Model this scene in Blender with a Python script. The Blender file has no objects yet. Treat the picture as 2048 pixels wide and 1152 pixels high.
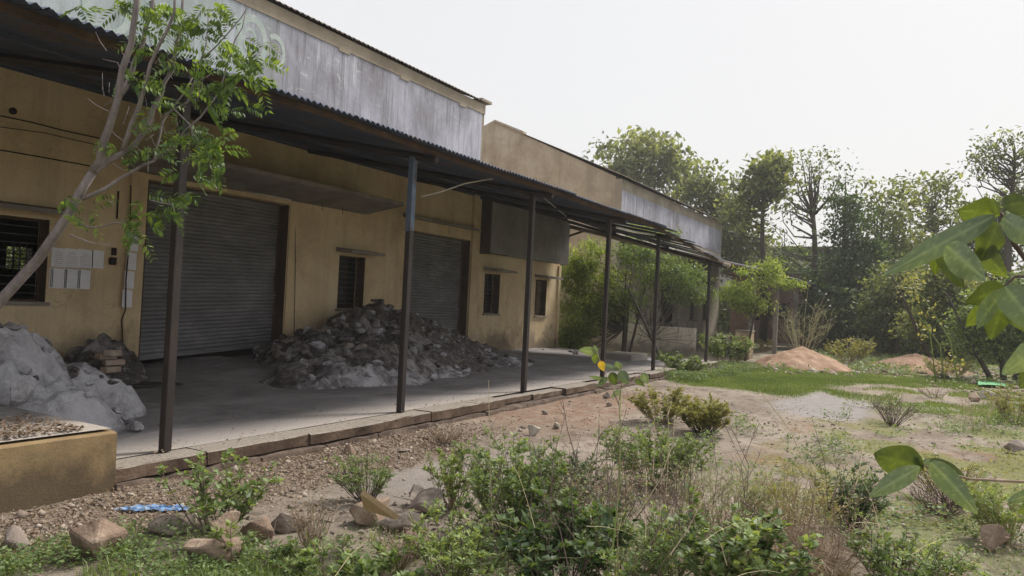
import bpy, bmesh, math, random
import numpy as np
from mathutils import Vector, Matrix
S = bpy.context.scene
C = S.collection
PI = math.pi
# ------------------------------------------------------------------ camera
F, CX, CY, EYE = 1480.0, 1024.0, 576.0, 1.7
YAW, PITCH, ROLL = math.radians(30.05015), math.radians(1.05288), math.radians(2.8)
fw = np.array([math.cos(YAW)*math.cos(PITCH), math.sin(YAW)*math.cos(PITCH), math.sin(PITCH)])
r0 = np.array([math.sin(YAW), -math.cos(YAW), 0.0]); u0 = np.cross(r0, fw)
rt = r0*math.cos(ROLL)+u0*math.sin(ROLL); up = u0*math.cos(ROLL)-r0*math.sin(ROLL)
EYEP = np.array([0, 0, EYE])
cam = bpy.data.cameras.new('camera'); co = bpy.data.objects.new('camera', cam); C.objects.link(co)
cam.sensor_width = 36; cam.lens = F/2048*36; cam.clip_start = 0.05; cam.clip_end = 2000
co.matrix_world = Matrix(((rt[0], up[0], -fw[0], 0), (rt[1], up[1], -fw[1], 0), (rt[2], up[2], -fw[2], EYE), (0, 0, 0, 1)))
S.camera = co
# ------------------------------------------------------------------ light
SUN_AZ, SUN_EL = math.radians(-22), math.radians(52)       # direction towards the sun
w = bpy.data.worlds.new('World'); S.world = w; w.use_nodes = True
nt = w.node_tree; nt.nodes.clear()
sky = nt.nodes.new('ShaderNodeTexSky'); sky.sky_type = 'NISHITA'; sky.sun_disc = False
sky.sun_elevation = SUN_EL; sky.sun_rotation = math.radians(90)-SUN_AZ; sky.dust_density = 4; sky.air_density = 1.5
mx = nt.nodes.new('ShaderNodeMix'); mx.data_type = 'RGBA'; mx.inputs[0].default_value = .88
mx.inputs[7].default_value = (6.35, 6.3, 6.35, 1)            # the even white overcast
cl = nt.nodes.new('ShaderNodeTexNoise'); cl.inputs['Scale'].default_value = 1.2; cl.inputs['Detail'].default_value = 3
cr = nt.nodes.new('ShaderNodeMapRange'); cr.inputs[1].default_value = .3; cr.inputs[2].default_value = .7; cr.inputs[3].default_value = .84; cr.inputs[4].default_value = .93
nt.links.new(cl.outputs[0], cr.inputs[0]); nt.links.new(cr.outputs[0], mx.inputs[0])
tcw = nt.nodes.new('ShaderNodeTexCoord'); nt.links.new(tcw.outputs['Generated'], cl.inputs['Vector'])
bg = nt.nodes.new('ShaderNodeBackground'); bg.inputs[1].default_value = .1
ow = nt.nodes.new('ShaderNodeOutputWorld')
nt.links.new(sky.outputs[0], mx.inputs[6]); nt.links.new(mx.outputs[2], bg.inputs[0]); nt.links.new(bg.outputs[0], ow.inputs[0])
sl = bpy.data.lights.new('sun', 'SUN'); sl.energy = 3.1; sl.angle = math.radians(12); sl.color = (1, .94, .84)
so = bpy.data.objects.new('sun', sl); C.objects.link(so)
sd = Vector((math.cos(SUN_AZ)*math.cos(SUN_EL), math.sin(SUN_AZ)*math.cos(SUN_EL), math.sin(SUN_EL)))
so.rotation_euler = sd.to_track_quat('Z', 'Y').to_euler(); so.location = (0, -20, 30)
S.view_settings.view_transform = 'Standard'; S.view_settings.look = 'None'
S.view_settings.exposure = 0.52; S.view_settings.gamma = 1
S.view_settings.use_curve_mapping = False
S.render.engine = 'CYCLES'; S.cycles.max_bounces = 6; S.cycles.transparent_max_bounces = 4
S.cycles.use_denoising = True
# ------------------------------------------------------------------ helpers
def ray(x, y): return rt*(x-CX)+up*(CY-y)+fw*F
def atz(x, y, z=0.0): d = ray(x, y); return EYEP+d*((z-EYE)/d[2])
def aty(x, y, Y0): d = ray(x, y); return EYEP+d*(Y0/d[1])
def atx(x, y, X0): d = ray(x, y); return EYEP+d*(X0/d[0])
def atd(x, y, dep): return EYEP+ray(x, y)*(dep/F)
def depth(p): return float((np.array(p)-EYEP)@fw)
def vn(x, y, seed=0):                                         # value noise, -1..1
    x = np.asarray(x, float); y = np.asarray(y, float)
    xi = np.floor(x).astype(np.int64); yi = np.floor(y).astype(np.int64)
    u = x-xi; v = y-yi; u = u*u*(3-2*u); v = v*v*(3-2*v)
    def hh(a, b):
        n = (a*374761393+b*668265263+seed*974634777) & 0x7fffffff
        n = ((n ^ (n >> 13))*1274126177) & 0x7fffffff
        return ((n ^ (n >> 16)) & 0xffff)/32767.5-1
    return (hh(xi, yi)*(1-u)+hh(xi+1, yi)*u)*(1-v)+(hh(xi, yi+1)*(1-u)+hh(xi+1, yi+1)*u)*v
def fbm(x, y, seed=0, o=4):
    s = 0; a = 1
    for i in range(o): s = s+a*vn(x*2**i, y*2**i, seed+i*17); a *= .5
    return s
def sm(a, b, x): t = np.clip((np.asarray(x, float)-a)/(b-a), 0, 1); return t*t*(3-2*t)
def tag(o, label=None, cat=None, group=None, kind=None):
    if label: o['label'] = label
    if cat: o['category'] = cat
    if group: o['group'] = group
    if kind: o['kind'] = kind
    return o
def empty(name, loc, label, cat, group=None):
    o = bpy.data.objects.new(name, None); C.objects.link(o); o.location = [float(v) for v in loc]; o.empty_display_size = .2
    return tag(o, label, cat, group)
def link(name, me, m=None, parent=None):
    o = bpy.data.objects.new(name, me)
    if m is not None and not me.materials: me.materials.append(m)
    C.objects.link(o)
    if parent is not None:
        o.parent = parent; o.location = -parent_world(parent)
    return o
def parent_world(p):
    v = Vector(p.location)
    while p.parent: p = p.parent; v += Vector(p.location)
    return v
class MB:
    def __init__(s): s.v = []; s.f = []; s.n = 0; s.sm = []
    def add(s, V, Fc, smooth=False):
        s.v.extend([tuple(map(float, p)) for p in V]); s.f.extend([tuple(int(i)+s.n for i in f) for f in Fc]); s.n += len(V); s.sm.extend([smooth]*len(Fc)); return s
    def box(s, a, b, jit=0, rng=None):
        x0, y0, z0 = a; x1, y1, z1 = b
        V = [(x0,y0,z0),(x1,y0,z0),(x1,y1,z0),(x0,y1,z0),(x0,y0,z1),(x1,y0,z1),(x1,y1,z1),(x0,y1,z1)]
        if jit: V = [tuple(c+rng.uniform(-jit, jit) for c in p) for p in V]
        return s.add(V, [(0,3,2,1),(4,5,6,7),(0,1,5,4),(1,2,6,5),(2,3,7,6),(3,0,4,7)])
    def tube(s, pts, rad, n=5, cap=True):
        pts = [np.array(p, float) for p in pts]; m = len(pts)
        if np.isscalar(rad): rad = [rad]*m
        V = []; 
        e = None
        for i, p in enumerate(pts):
            t = pts[min(i+1, m-1)]-pts[max(i-1, 0)]; t /= (np.linalg.norm(t)+1e-9)
            if e is None:
                a = np.array([0, 0, 1.]) if abs(t[2]) < .8 else np.array([1., 0, 0]); e = np.cross(t, a)
            else: e = e-t*(e@t)
            e /= np.linalg.norm(e)+1e-9; g = np.cross(t, e)
            for k in range(n):
                th = 2*PI*k/n; V.append(p+(e*math.cos(th)+g*math.sin(th))*rad[i])
        Fc = []
        for i in range(m-1):
            for k in range(n):
                a0 = i*n+k; a1 = i*n+(k+1) % n; Fc.append((a0, a1, a1+n, a0+n))
        if cap: Fc.append(tuple(range(n-1, -1, -1))); Fc.append(tuple((m-1)*n+k for k in range(n)))
        return s.add(V, Fc, n > 4)
    def build(s, name, m=None, parent=None, bevel=0):
        me = bpy.data.meshes.new(name); me.from_pydata(s.v, [], s.f)
        me.polygons.foreach_set('use_smooth', s.sm); me.update()
        if bevel:
            bm = bmesh.new(); bm.from_mesh(me)
            bmesh.ops.bevel(bm, geom=bm.edges[:], offset=bevel, segments=1, affect='EDGES'); bm.to_mesh(me); bm.free()
        return link(name, me, m, parent)
def npmesh(name, V, Q, m=None, parent=None, rnd=None, smooth=False, attrs=None):
    me = bpy.data.meshes.new(name); k = Q.shape[1]
    me.vertices.add(len(V)); me.vertices.foreach_set('co', np.asarray(V, np.float32).ravel())
    me.loops.add(Q.size); me.loops.foreach_set('vertex_index', Q.astype(np.int32).ravel())
    me.polygons.add(len(Q)); me.polygons.foreach_set('loop_start', np.arange(len(Q), dtype=np.int32)*k)
    me.update(calc_edges=True)
    if smooth: me.polygons.foreach_set('use_smooth', np.ones(len(Q), bool))
    A = dict(attrs or {})
    if rnd is not None: A['rnd'] = rnd
    for n_, a_ in A.items():
        at = me.attributes.new(n_, 'FLOAT', 'POINT'); at.data.foreach_set('value', np.asarray(a_, np.float32))
    me.validate(); return link(name, me, m, parent)
# ------------------------------------------------------------------ materials
def nodes(name):
    m = bpy.data.materials.new(name); m.use_nodes = True; t = m.node_tree; t.nodes.clear()
    return m, t, t.nodes, t.links
def N(t, kind, **kw):
    n = t.nodes.new(kind)
    for k, v in kw.items():
        if k in n.inputs: n.inputs[k].default_value = v
        else: setattr(n, k, v)
    return n
def ramp(t, fac, stops):
    r = t.nodes.new('ShaderNodeValToRGB'); e = r.color_ramp.elements
    while len(e) < len(stops): e.new(.5)
    for i, (p, c) in enumerate(stops): e[i].position = p; e[i].color = (*c, 1) if len(c) == 3 else c
    t.links.new(fac, r.inputs[0]); return r.outputs[0]
def coords(t, scale=(1, 1, 1), obj=False):
    g = t.nodes.new('ShaderNodeTexCoord' if obj else 'ShaderNodeNewGeometry')
    mp = t.nodes.new('ShaderNodeMapping'); mp.inputs['Scale'].default_value = scale
    t.links.new(g.outputs['Object' if obj else 'Position'], mp.inputs[0]); return mp.outputs[0]
def noise(t, vec, scale, detail=5, rough=.6, dist=0):
    n = t.nodes.new('ShaderNodeTexNoise'); n.inputs['Scale'].default_value = scale; n.inputs['Detail'].default_value = detail
    n.inputs['Roughness'].default_value = rough; n.inputs['Distortion'].default_value = dist
    t.links.new(vec, n.inputs['Vector']); return n.outputs[0]
def mixc(t, fac, a, b, mode='MIX'):
    m = t.nodes.new('ShaderNodeMix'); m.data_type = 'RGBA'; m.blend_type = mode
    for i, v in ((0, fac), (6, a), (7, b)):
        if isinstance(v, (int, float)): m.inputs[i].default_value = v
        elif isinstance(v, tuple): m.inputs[i].default_value = (*v, 1)
        else: t.links.new(v, m.inputs[i])
    return m.outputs[2]
def rng_(t, v, a, b, c=0, d=1):
    m = t.nodes.new('ShaderNodeMapRange')
    for i, q in enumerate((a, b, c, d)): m.inputs[i+1].default_value = q
    t.links.new(v, m.inputs[0]); return m.outputs[0]
def math_(t, op, a, b=0.):
    m = t.nodes.new('ShaderNodeMath'); m.operation = op
    for i, v in enumerate((a, b)):
        if isinstance(v, (int, float)): m.inputs[i].default_value = v
        else: t.links.new(v, m.inputs[i])
    return m.outputs[0]
def finish(m, t, col, rough=.85, bump=None, bs=.3, bd=.02, metal=0, spec=.3):
    p = t.nodes.new('ShaderNodeBsdfPrincipled'); o = t.nodes.new('ShaderNodeOutputMaterial')
    if isinstance(col, tuple): p.inputs['Base Color'].default_value = (*col, 1)
    else: t.links.new(col, p.inputs['Base Color'])
    if isinstance(rough, (int, float)): p.inputs['Roughness'].default_value = rough
    else: t.links.new(rough, p.inputs['Roughness'])
    p.inputs['Metallic'].default_value = metal; p.inputs['Specular IOR Level'].default_value = spec
    if bump is not None:
        b = t.nodes.new('ShaderNodeBump'); b.inputs['Strength'].default_value = bs; b.inputs['Distance'].default_value = bd
        t.links.new(bump, b.inputs['Height']); t.links.new(b.outputs[0], p.inputs['Normal'])
    t.links.new(p.outputs[0], o.inputs[0]); return m
def mottled(name, stops, scale=2, streak=None, fine=40, bs=.3, rough=.85, metal=0, spec=.3, bd=.01, vec=(1, 1, 1)):
    m, t, n, l = nodes(name)
    v = coords(t, vec); a = noise(t, v, scale, 7, .65, .3); c = ramp(t, a, stops)
    f = noise(t, coords(t), fine, 3, .7)
    c = mixc(t, .35, c, ramp(t, f, [(.3, (.35,)*3), (.7, (.75,)*3)]), 'OVERLAY')
    if streak:
        s = noise(t, coords(t, (streak[0], streak[0], streak[1])), 1, 4, .7)
        c = mixc(t, rng_(t, s, streak[2], streak[3]), c, streak[4])
    return finish(m, t, c, rough, f, bs, bd, metal, spec)
def wall_mat(name, base, dark, lite, dirt=(.10, .08, .065), dirt_h=1.0):
    m, t, n, l = nodes(name); v = coords(t)
    a = noise(t, v, .9, 8, .65, .4); c = ramp(t, a, [(.28, dark), (.5, base), (.75, lite)])
    st = noise(t, coords(t, (3.2, 3.2, .22)), 1, 5, .7)
    c = mixc(t, math_(t, 'MULTIPLY', rng_(t, st, .48, .72), .65), c, dark)
    g = t.nodes.new('ShaderNodeNewGeometry'); sp = t.nodes.new('ShaderNodeSeparateXYZ'); t.links.new(g.outputs['Position'], sp.inputs[0])
    n1 = noise(t, coords(t), 1.3, 6, .7, .6)
    h = math_(t, 'ADD', sp.outputs[2], math_(t, 'MULTIPLY', n1, -2.2*dirt_h))
    c = mixc(t, rng_(t, h, -.70*dirt_h, -.15*dirt_h, .7, 0), c, dirt)
    cr_ = noise(t, coords(t), 1.1, 9, .6, 2.5); c = mixc(t, math_(t, 'MULTIPLY', rng_(t, math_(t, 'ABSOLUTE', math_(t, 'SUBTRACT', cr_, .5)), .0, .0035, 1, 0), .6), c, dirt)
    sp2 = noise(t, coords(t), 2.2, 6, .75, 1.2)                        # scattered dark smears
    c = mixc(t, rng_(t, sp2, .62, .72, 0, .6), c, dirt)
    f = noise(t, coords(t), 60, 3, .7)
    c = mixc(t, .25, c, ramp(t, f, [(.3, (.38,)*3), (.7, (.68,)*3)]), 'OVERLAY')
    return finish(m, t, c, .9, math_(t, 'ADD', f, math_(t, 'MULTIPLY', a, 2.)), .35, .01)
def leaf_mat(name, a, b, c, trans=.35, rough=.5):
    m, t, n, l = nodes(name); at = t.nodes.new('ShaderNodeAttribute'); at.attribute_name = 'rnd'
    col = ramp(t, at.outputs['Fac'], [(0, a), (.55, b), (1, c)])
    p = t.nodes.new('ShaderNodeBsdfPrincipled'); p.inputs['Roughness'].default_value = rough; p.inputs['Specular IOR Level'].default_value = .35
    tr = t.nodes.new('ShaderNodeBsdfTranslucent'); ms = t.nodes.new('ShaderNodeMixShader'); ms.inputs[0].default_value = trans
    o = t.nodes.new('ShaderNodeOutputMaterial')
    l.new(col, p.inputs['Base Color']); l.new(mixc(t, 1., col, (1.9, 1.75, .7), 'MULTIPLY'), tr.inputs[0])
    l.new(p.outputs[0], ms.inputs[1]); l.new(tr.outputs[0], ms.inputs[2]); l.new(ms.outputs[0], o.inputs[0]); return m
M = {}
M['ochre'] = wall_mat('ochre_plaster', (.64, .495, .31), (.44, .33, .21), (.73, .61, .43))
M['mauve'] = wall_mat('stained_plaster', (.30, .25, .19), (.19, .155, .12), (.42, .36, .28), dirt_h=.1)
M['gable'] = wall_mat('gable_plaster', (.42, .34, .25), (.29, .235, .18), (.56, .50, .42), dirt_h=.6)
M['trim'] = mottled('trim_plaster', [(.3, (.22, .18, .135)), (.55, (.34, .285, .215)), (.8, (.44, .38, .30))], .8)
def band_mat():
    m, t, n, l = nodes('weathered_whitewash')
    a = noise(t, coords(t, (1, 1, .8)), .55, 8, .68, .5)
    c = ramp(t, a, [(.3, (.20, .19, .20)), (.48, (.33, .325, .38)), (.66, (.50, .50, .58))])
    s = noise(t, coords(t, (5, 5, .45)), 1, 6, .75, .2)
    s2 = noise(t, coords(t, (.5, .5, .9)), 1, 4, .6)
    c = mixc(t, math_(t, 'MULTIPLY', rng_(t, s, .54, .70), rng_(t, s2, .42, .6)), c, (.74, .75, .82))
    s3 = noise(t, coords(t, (7, 7, .35)), 1.1, 5, .8)
    c = mixc(t, math_(t, 'MULTIPLY', rng_(t, s3, .50, .66), .8), c, (.15, .14, .15))
    b = noise(t, coords(t, (1.5, 1.5, 3)), .9, 6, .7, 1.4)
    c = mixc(t, rng_(t, b, .6, .72, 0, .7), c, (.66, .66, .66))
    gr = t.nodes.new('ShaderNodeNewGeometry'); sx = t.nodes.new('ShaderNodeSeparateXYZ'); l.new(gr.outputs['Position'], sx.inputs[0])
    c = mixc(t, rng_(t, math_(t, 'ADD', sx.outputs[0], math_(t, 'MULTIPLY', a, 2)), 9.2, 11.4, .42, 0), c, (.38, .52, .46))
    f = noise(t, coords(t), 50, 3, .7); c = mixc(t, .3, c, ramp(t, f, [(.3, (.36,)*3), (.7, (.7,)*3)]), 'OVERLAY')
    return finish(m, t, c, .9, f, .3, .01)
M['band'] = band_mat()
M['concrete'] = mottled('concrete', [(.3, (.16, .14, .125)), (.6, (.27, .245, .22)), (.8, (.36, .33, .3))], 1.6)
M['brown'] = mottled('brown_reveal_paint', [(.3, (.055, .036, .028)), (.7, (.10, .066, .048))], 2.5)
M['post'] = mottled('rusty_dark_steel', [(.35, (.014, .011, .012)), (.6, (.030, .020, .018)), (.78, (.085, .046, .035))], 4, vec=(1, 1, .5), rough=.6, spec=.5)
M['bluepost'] = mottled('worn_blue_steel', [(.3, (.055, .075, .12)), (.48, (.085, .12, .18)), (.6, (.04, .03, .03))], 3, vec=(1, 1, .5), rough=.55, spec=.5)
M['sheet'] = mottled('old_roof_sheet', [(.34, (.045, .065, .11)), (.52, (.065, .08, .12)), (.62, (.11, .08, .07)), (.74, (.06, .05, .05))], 1.4, rough=.6, spec=.4)
M['rust'] = mottled('rusty_sheet_edge', [(.3, (.05, .035, .028)), (.6, (.12, .075, .05)), (.8, (.2, .15, .11))], 4, rough=.8)
M['screen'] = mottled('grey_cladding_sheet', [(.3, (.16, .145, .14)), (.6, (.26, .24, .235)), (.8, (.36, .33, .32))], 1.2, streak=(5, .4, .6, .8, (.12, .09, .07)), rough=.55, spec=.5)
M['shutter'] = mottled('shutter_steel', [(.3, (.12, .115, .12)), (.55, (.175, .17, .18)), (.75, (.26, .255, .27))], 1.3, streak=(.5, 3, .62, .75, (.085, .075, .07)), rough=.5, spec=.5, vec=(1, 1, 2))
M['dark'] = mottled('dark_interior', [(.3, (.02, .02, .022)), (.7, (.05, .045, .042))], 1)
M['grille'] = mottled('grille_steel', [(.3, (.05, .055, .06)), (.7, (.14, .14, .14))], 6, rough=.6)
M['cable'] = mottled('cable', [(.3, (.015, .013, .012)), (.7, (.03, .026, .022))], 6)
M['paper'] = mottled('notice_paper', [(.3, (.66, .65, .70)), (.7, (.80, .79, .83))], 4, bs=.05)
M['ink'] = mottled('print_ink', [(.3, (.03, .03, .035)), (.7, (.06, .06, .07))], 4)
M['greyink'] = mottled('faint_print', [(.3, (.40, .39, .42)), (.7, (.5, .49, .52))], 30)
M['boxwall'] = wall_mat('ramp_wall_paint', (.27, .19, .10), (.15, .105, .06), (.37, .29, .165), (.05, .04, .03), .42)
M['pale'] = wall_mat('pale_plaster', (.50, .45, .38), (.36, .32, .27), (.6, .56, .5), dirt_h=.5)
M['farwall'] = mottled('far_wall', [(.3, (.35, .33, .31)), (.7, (.55, .53, .5))], .8)
M['pink'] = mottled('brown_pink_wall', [(.3, (.19, .13, .11)), (.7, (.30, .21, .18))], .8)
M['lime'] = mottled('white_batten', [(.3, (.55, .53, .48)), (.7, (.8, .78, .74))], 8)
M['green_paint'] = mottled('faded_green_lettering', [(.35, (.36, .44, .41)), (.6, (.44, .50, .48)), (.75, (.56, .58, .58))], 3)
M['bark'] = mottled('grey_bark', [(.3, (.12, .10, .10)), (.6, (.22, .19, .19)), (.8, (.35, .32, .32))], 12, vec=(1, 1, .3), bs=.6)
M['darkbark'] = mottled('dark_bark', [(.3, (.035, .028, .022)), (.6, (.075, .06, .05)), (.8, (.13, .11, .09))], 8, vec=(1, 1, .3), bs=.6)
M['twig'] = mottled('dry_twig', [(.3, (.17, .125, .085)), (.6, (.30, .235, .17)), (.8, (.45, .37, .28))], 14)
M['twigdark'] = mottled('purple_brown_twig', [(.3, (.07, .05, .045)), (.7, (.16, .115, .10))], 14)
M['straw'] = mottled('straw', [(.3, (.35, .28, .17)), (.7, (.55, .47, .31))], 14)
M['greenstem'] = mottled('green_stem', [(.3, (.12, .16, .045)), (.7, (.24, .30, .09))], 10)
M['seed'] = mottled('white_seed_tuft', [(.3, (.5, .48, .44)), (.7, (.75, .73, .7))], 20)
M['yellowleaf'] = mottled('yellow_leaf', [(.3, (.62, .42, .03)), (.7, (.75, .52, .05))], 10)
M['blue'] = mottled('blue_plastic', [(.35, (.10, .22, .46)), (.55, (.22, .36, .6)), (.7, (.5, .56, .66))], 9, rough=.4, spec=.5)
M['greenplastic'] = mottled('green_plastic', [(.3, (.12, .4, .2)), (.7, (.25, .55, .3))], 9, rough=.4)
M['sand'] = mottled('red_sand', [(.3, (.28, .165, .11)), (.55, (.38, .245, .17)), (.75, (.48, .36, .27))], 2.2, bs=.8, bd=.03)
M['rockpink'] = mottled('tan_pink_stone', [(.3, (.15, .105, .08)), (.5, (.25, .18, .135)), (.7, (.40, .32, .25))], 3.5, bs=.7, bd=.02)
M['rockgrey'] = mottled('brown_grey_stone', [(.3, (.13, .105, .095)), (.5, (.23, .19, .165)), (.7, (.34, .29, .25))], 3.5, bs=.7, bd=.02)
M['rockpale'] = mottled('pale_stone', [(.3, (.34, .31, .26)), (.7, (.55, .51, .44))], 5, bs=.7, bd=.02)
M['card'] = mottled('tan_board', [(.3, (.38, .26, .15)), (.7, (.52, .39, .25))], 5, bs=.2)
M['brick'] = mottled('dusty_brick', [(.3, (.30, .22, .17)), (.7, (.48, .39, .33))], 5, bs=.5)
M['kerb'] = None
L = {}
L['mid'] = leaf_mat('weed_leaf', (.07, .11, .045), (.16, .23, .09), (.30, .38, .16))
L['bright'] = leaf_mat('bright_weed_leaf', (.10, .15, .055), (.21, .28, .10), (.35, .43, .18), .36)
L['deep'] = leaf_mat('deep_green_leaf', (.03, .06, .025), (.075, .125, .05), (.15, .21, .085))
L['olive'] = leaf_mat('olive_leaf', (.13, .14, .045), (.24, .245, .085), (.40, .39, .15))
L['grey'] = leaf_mat('grey_green_leaf', (.12, .15, .09), (.20, .25, .14), (.34, .39, .25))
L['dry'] = leaf_mat('dry_leaf', (.15, .105, .08), (.29, .215, .165), (.48, .40, .31), .15, .8)
L['far'] = leaf_mat('far_tree_leaf', (.05, .07, .032), (.15, .185, .085), (.34, .38, .18), .45)
L['feather'] = leaf_mat('feathery_leaf', (.085, .125, .04), (.19, .255, .075), (.34, .42, .13), .45)
L['tree'] = leaf_mat('young_tree_leaf', (.05, .085, .035), (.10, .17, .055), (.25, .35, .08), .4)
L['lawn'] = leaf_mat('lawn_blade', (.10, .145, .04), (.165, .225, .06), (.25, .31, .095), .25)
L['broad'] = leaf_mat('broad_leaf', (.04, .055, .025), (.085, .12, .035), (.15, .20, .05), .5, .4)
L['broadlite'] = leaf_mat('pale_broad_leaf', (.075, .11, .07), (.12, .17, .10), (.24, .30, .17), .3, .35)
# ------------------------------------------------------------------ ground
def dirt_mat():
    m, t, n, l = nodes('ground')
    def A(x):
        a = t.nodes.new('ShaderNodeAttribute'); a.attribute_name = x; return a.outputs['Fac']
    v = coords(t)
    a = noise(t, v, .8, 9, .68, .5); a2 = noise(t, v, 5.5, 6, .7, .4); f = noise(t, v, 45, 4, .75); g = noise(t, v, 160, 2, .6)
    c = ramp(t, a, [(.3, (.21, .17, .14)), (.48, (.31, .26, .215)), (.62, (.41, .35, .295)), (.78, (.33, .27, .22))])
    c = mixc(t, rng_(t, a2, .50, .62, 0, .7), c, (.13, .105, .085))
    c = mixc(t, math_(t, 'MULTIPLY', A('red'), rng_(t, a2, .3, .6)), c, (.30, .175, .115))
    pal = ramp(t, a2, [(.3, (.27, .245, .24)), (.7, (.40, .37, .36))])
    c = mixc(t, A('pale'), c, pal)
    lit = ramp(t, f, [(.35, (.10, .075, .058)), (.52, (.26, .205, .155)), (.7, (.47, .40, .33))])
    c = mixc(t, math_(t, 'MULTIPLY', A('litter'), rng_(t, a2, .35, .5, .4, 1)), c, lit)
    grs = ramp(t, f, [(.3, (.09, .13, .03)), (.6, (.18, .24, .055)), (.8, (.27, .29, .11))])
    c = mixc(t, math_(t, 'MULTIPLY', A('grass'), rng_(t, a2, .34, .48, .6, 1)), c, grs)
    c = mixc(t, math_(t, 'MULTIPLY', A('straw'), rng_(t, a2, .36, .56)), c, ramp(t, f, [(.3, (.26, .20, .10)), (.6, (.46, .38, .21)), (.8, (.56, .50, .33))]))
    c = mixc(t, rng_(t, f, .62, .7, 0, .5), c, (.09, .07, .055))
    c = mixc(t, rng_(t, g, .66, .74, 0, .6), c, (.5, .45, .4))
    h = math_(t, 'ADD', math_(t, 'MULTIPLY', a2, 2.), math_(t, 'ADD', f, math_(t, 'MULTIPLY', g, .4)))
    return finish(m, t, c, .95, h, .8, .03, spec=.15)
def gz(x, y):
    x = np.asarray(x, float); y = np.asarray(y, float)
    b = .05*fbm(x*.35, y*.35, 3, 3)+.014*fbm(x*2.3, y*2.3, 9, 3)+.03*sm(.2, .9, fbm(x*1.3, y*1.3, 27, 3))*(1-sm(1.5, 3.2, y))*(x > 4)
    near = sm(3.8, 5.4, y)*(1-sm(7, 9, y))*(1-sm(16, 19, x))
    b = b*(1-near)+near*(.02+.012*vn(x*3, y*3, 5)) 
    b = b*(1-sm(5.9, 6.2, y)*(1-sm(23, 25, x)))            # lower and flat under the buildings
    r = np.hypot(x, y); b = b+sm(28, 60, x)*.0
    b = b - .10*sm(5.9, 6.3, y)*(1-sm(23, 25, x))
    return b
LAWN = [(17.68, 5.90), (23.98, 6.35), (24.38, 5.18), (25.46, 3.24), (25.44, 1.52), (26.25, -0.35), (24.81, -1.42), (23.28, 0.28), (21.02, 1.94), (19.05, 2.41), (18.42, 1.33), (16.33, 1.49), (16.51, 2.87), (17.05, 3.82), (16.49, 4.80)]
PALE = [(15.41, 2.81), (18.29, 2.31), (17.29, 1.25), (14.72, 0.93), (13.10, 1.18), (13.01, 1.93), (14.13, 2.62)]
def inside(poly, x, y, soft):                                  # 1 inside, 0 outside, soft along the outline
    x = np.asarray(x, float); y = np.asarray(y, float); c = np.zeros(x.shape, bool); d = np.full(x.shape, 1e9); n = len(poly)
    for i in range(n):
        (ax, ay), (bx, by) = poly[i], poly[(i+1) % n]
        t = np.clip(((x-ax)*(bx-ax)+(y-ay)*(by-ay))/((bx-ax)**2+(by-ay)**2), 0, 1); d = np.minimum(d, (x-ax-t*(bx-ax))**2+(y-ay-t*(by-ay))**2)
        k = ((ay > y) != (by > y)) & (x < (bx-ax)*(y-ay)/((by-ay) if by != ay else 1e-9)+ax); c ^= k
    d = np.sqrt(d)*np.where(c, 1, -1); return sm(-soft, soft, d)
def masks(x, y):
    n = fbm(x*.6, y*.6, 31, 4)*.5; n2 = fbm(x*1.7, y*1.7, 77, 3)*.5; n3 = fbm(x*1.1+3, y*1.1, 19, 3)*.5
    lawn = inside(LAWN, x+.35*n2, y+.3*n, .35)*(.92+.08*sm(-.4, .1, n2))
    lawn = np.maximum(lawn, sm(24, 26, x)*.45*sm(.0, .5, n+.1))
    wild = sm(.0, .35, n2+n3+.12-.9*sm(1.2, 2.6, y))*(.25+.6*sm(2.2, .2, y))*sm(5, 7.5, x)
    near = sm(.0, .5, n2+.2)*(1-sm(4.5, 5.2, x*.866+y*.5+.3*n))*.8
    grass = np.clip(np.maximum(np.maximum(lawn, wild*.85), near), 0, 1)
    pale = inside(PALE, x+.4*n2, y+.3*n, .25)
    pale = np.maximum(pale, .6*np.exp(-(((x-5.9)/1.3)**2+((y-4.0)/.7)**2)**2)*sm(-.3, .4, n+.4))
    grass = grass*(1-pale)
    lit = sm(4.45, 4.9, y+n*.5)*(1-sm(6.0, 6.2, y))*(1-sm(7.0, 9.0, x))
    red = np.clip(sm(7.6, 9.6, x)*sm(3.4, 4.6, y+n)*(1-sm(13, 15, x))*.7+sm(.05, .35, n3)*sm(7, 9, x)*(1-sm(12, 14, x))*(1-sm(1.5, 2.5, y))*.9, 0, 1)
    straw = sm(-.3, .3, n2+n3+.1)*sm(6.5, 8.5, x)*(1-sm(1.0, 2.4, y))*(1-pale)*.25
    return dict(grass=grass, pale=pale, litter=lit, red=red, straw=straw)
M['ground'] = dirt_mat()
def grid_axis(a, b, fine0, fine1, d, grow=1.09):
    xs = list(np.arange(fine0, fine1, d)); s = d
    x = fine1
    while x < b: xs.append(x); s *= grow; x += s
    xs.append(b); s = d; x = fine0-d; left = []
    while x > a: left.append(x); s *= grow; x -= s
    left.append(a); return np.array(sorted(set(left))+xs)
gx = grid_axis(-400, 900, 1.5, 11, .05, 1.035); gy = grid_axis(-600, 600, -2.5, 5.75, .05, 1.04)
X_, Y_ = np.meshgrid(gx, gy, indexing='ij'); Z_ = gz(X_, Y_)
nx, ny = X_.shape; idx = np.arange(nx*ny).reshape(nx, ny)
Q = np.stack([idx[:-1, :-1], idx[1:, :-1], idx[1:, 1:], idx[:-1, 1:]], -1).reshape(-1, 4)
go = npmesh('ground', np.stack([X_, Y_, Z_], -1).reshape(-1, 3), Q, M['ground'], smooth=True, attrs={k: v.ravel() for k, v in masks(X_, Y_).items()})
tag(go, kind='structure')
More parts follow.
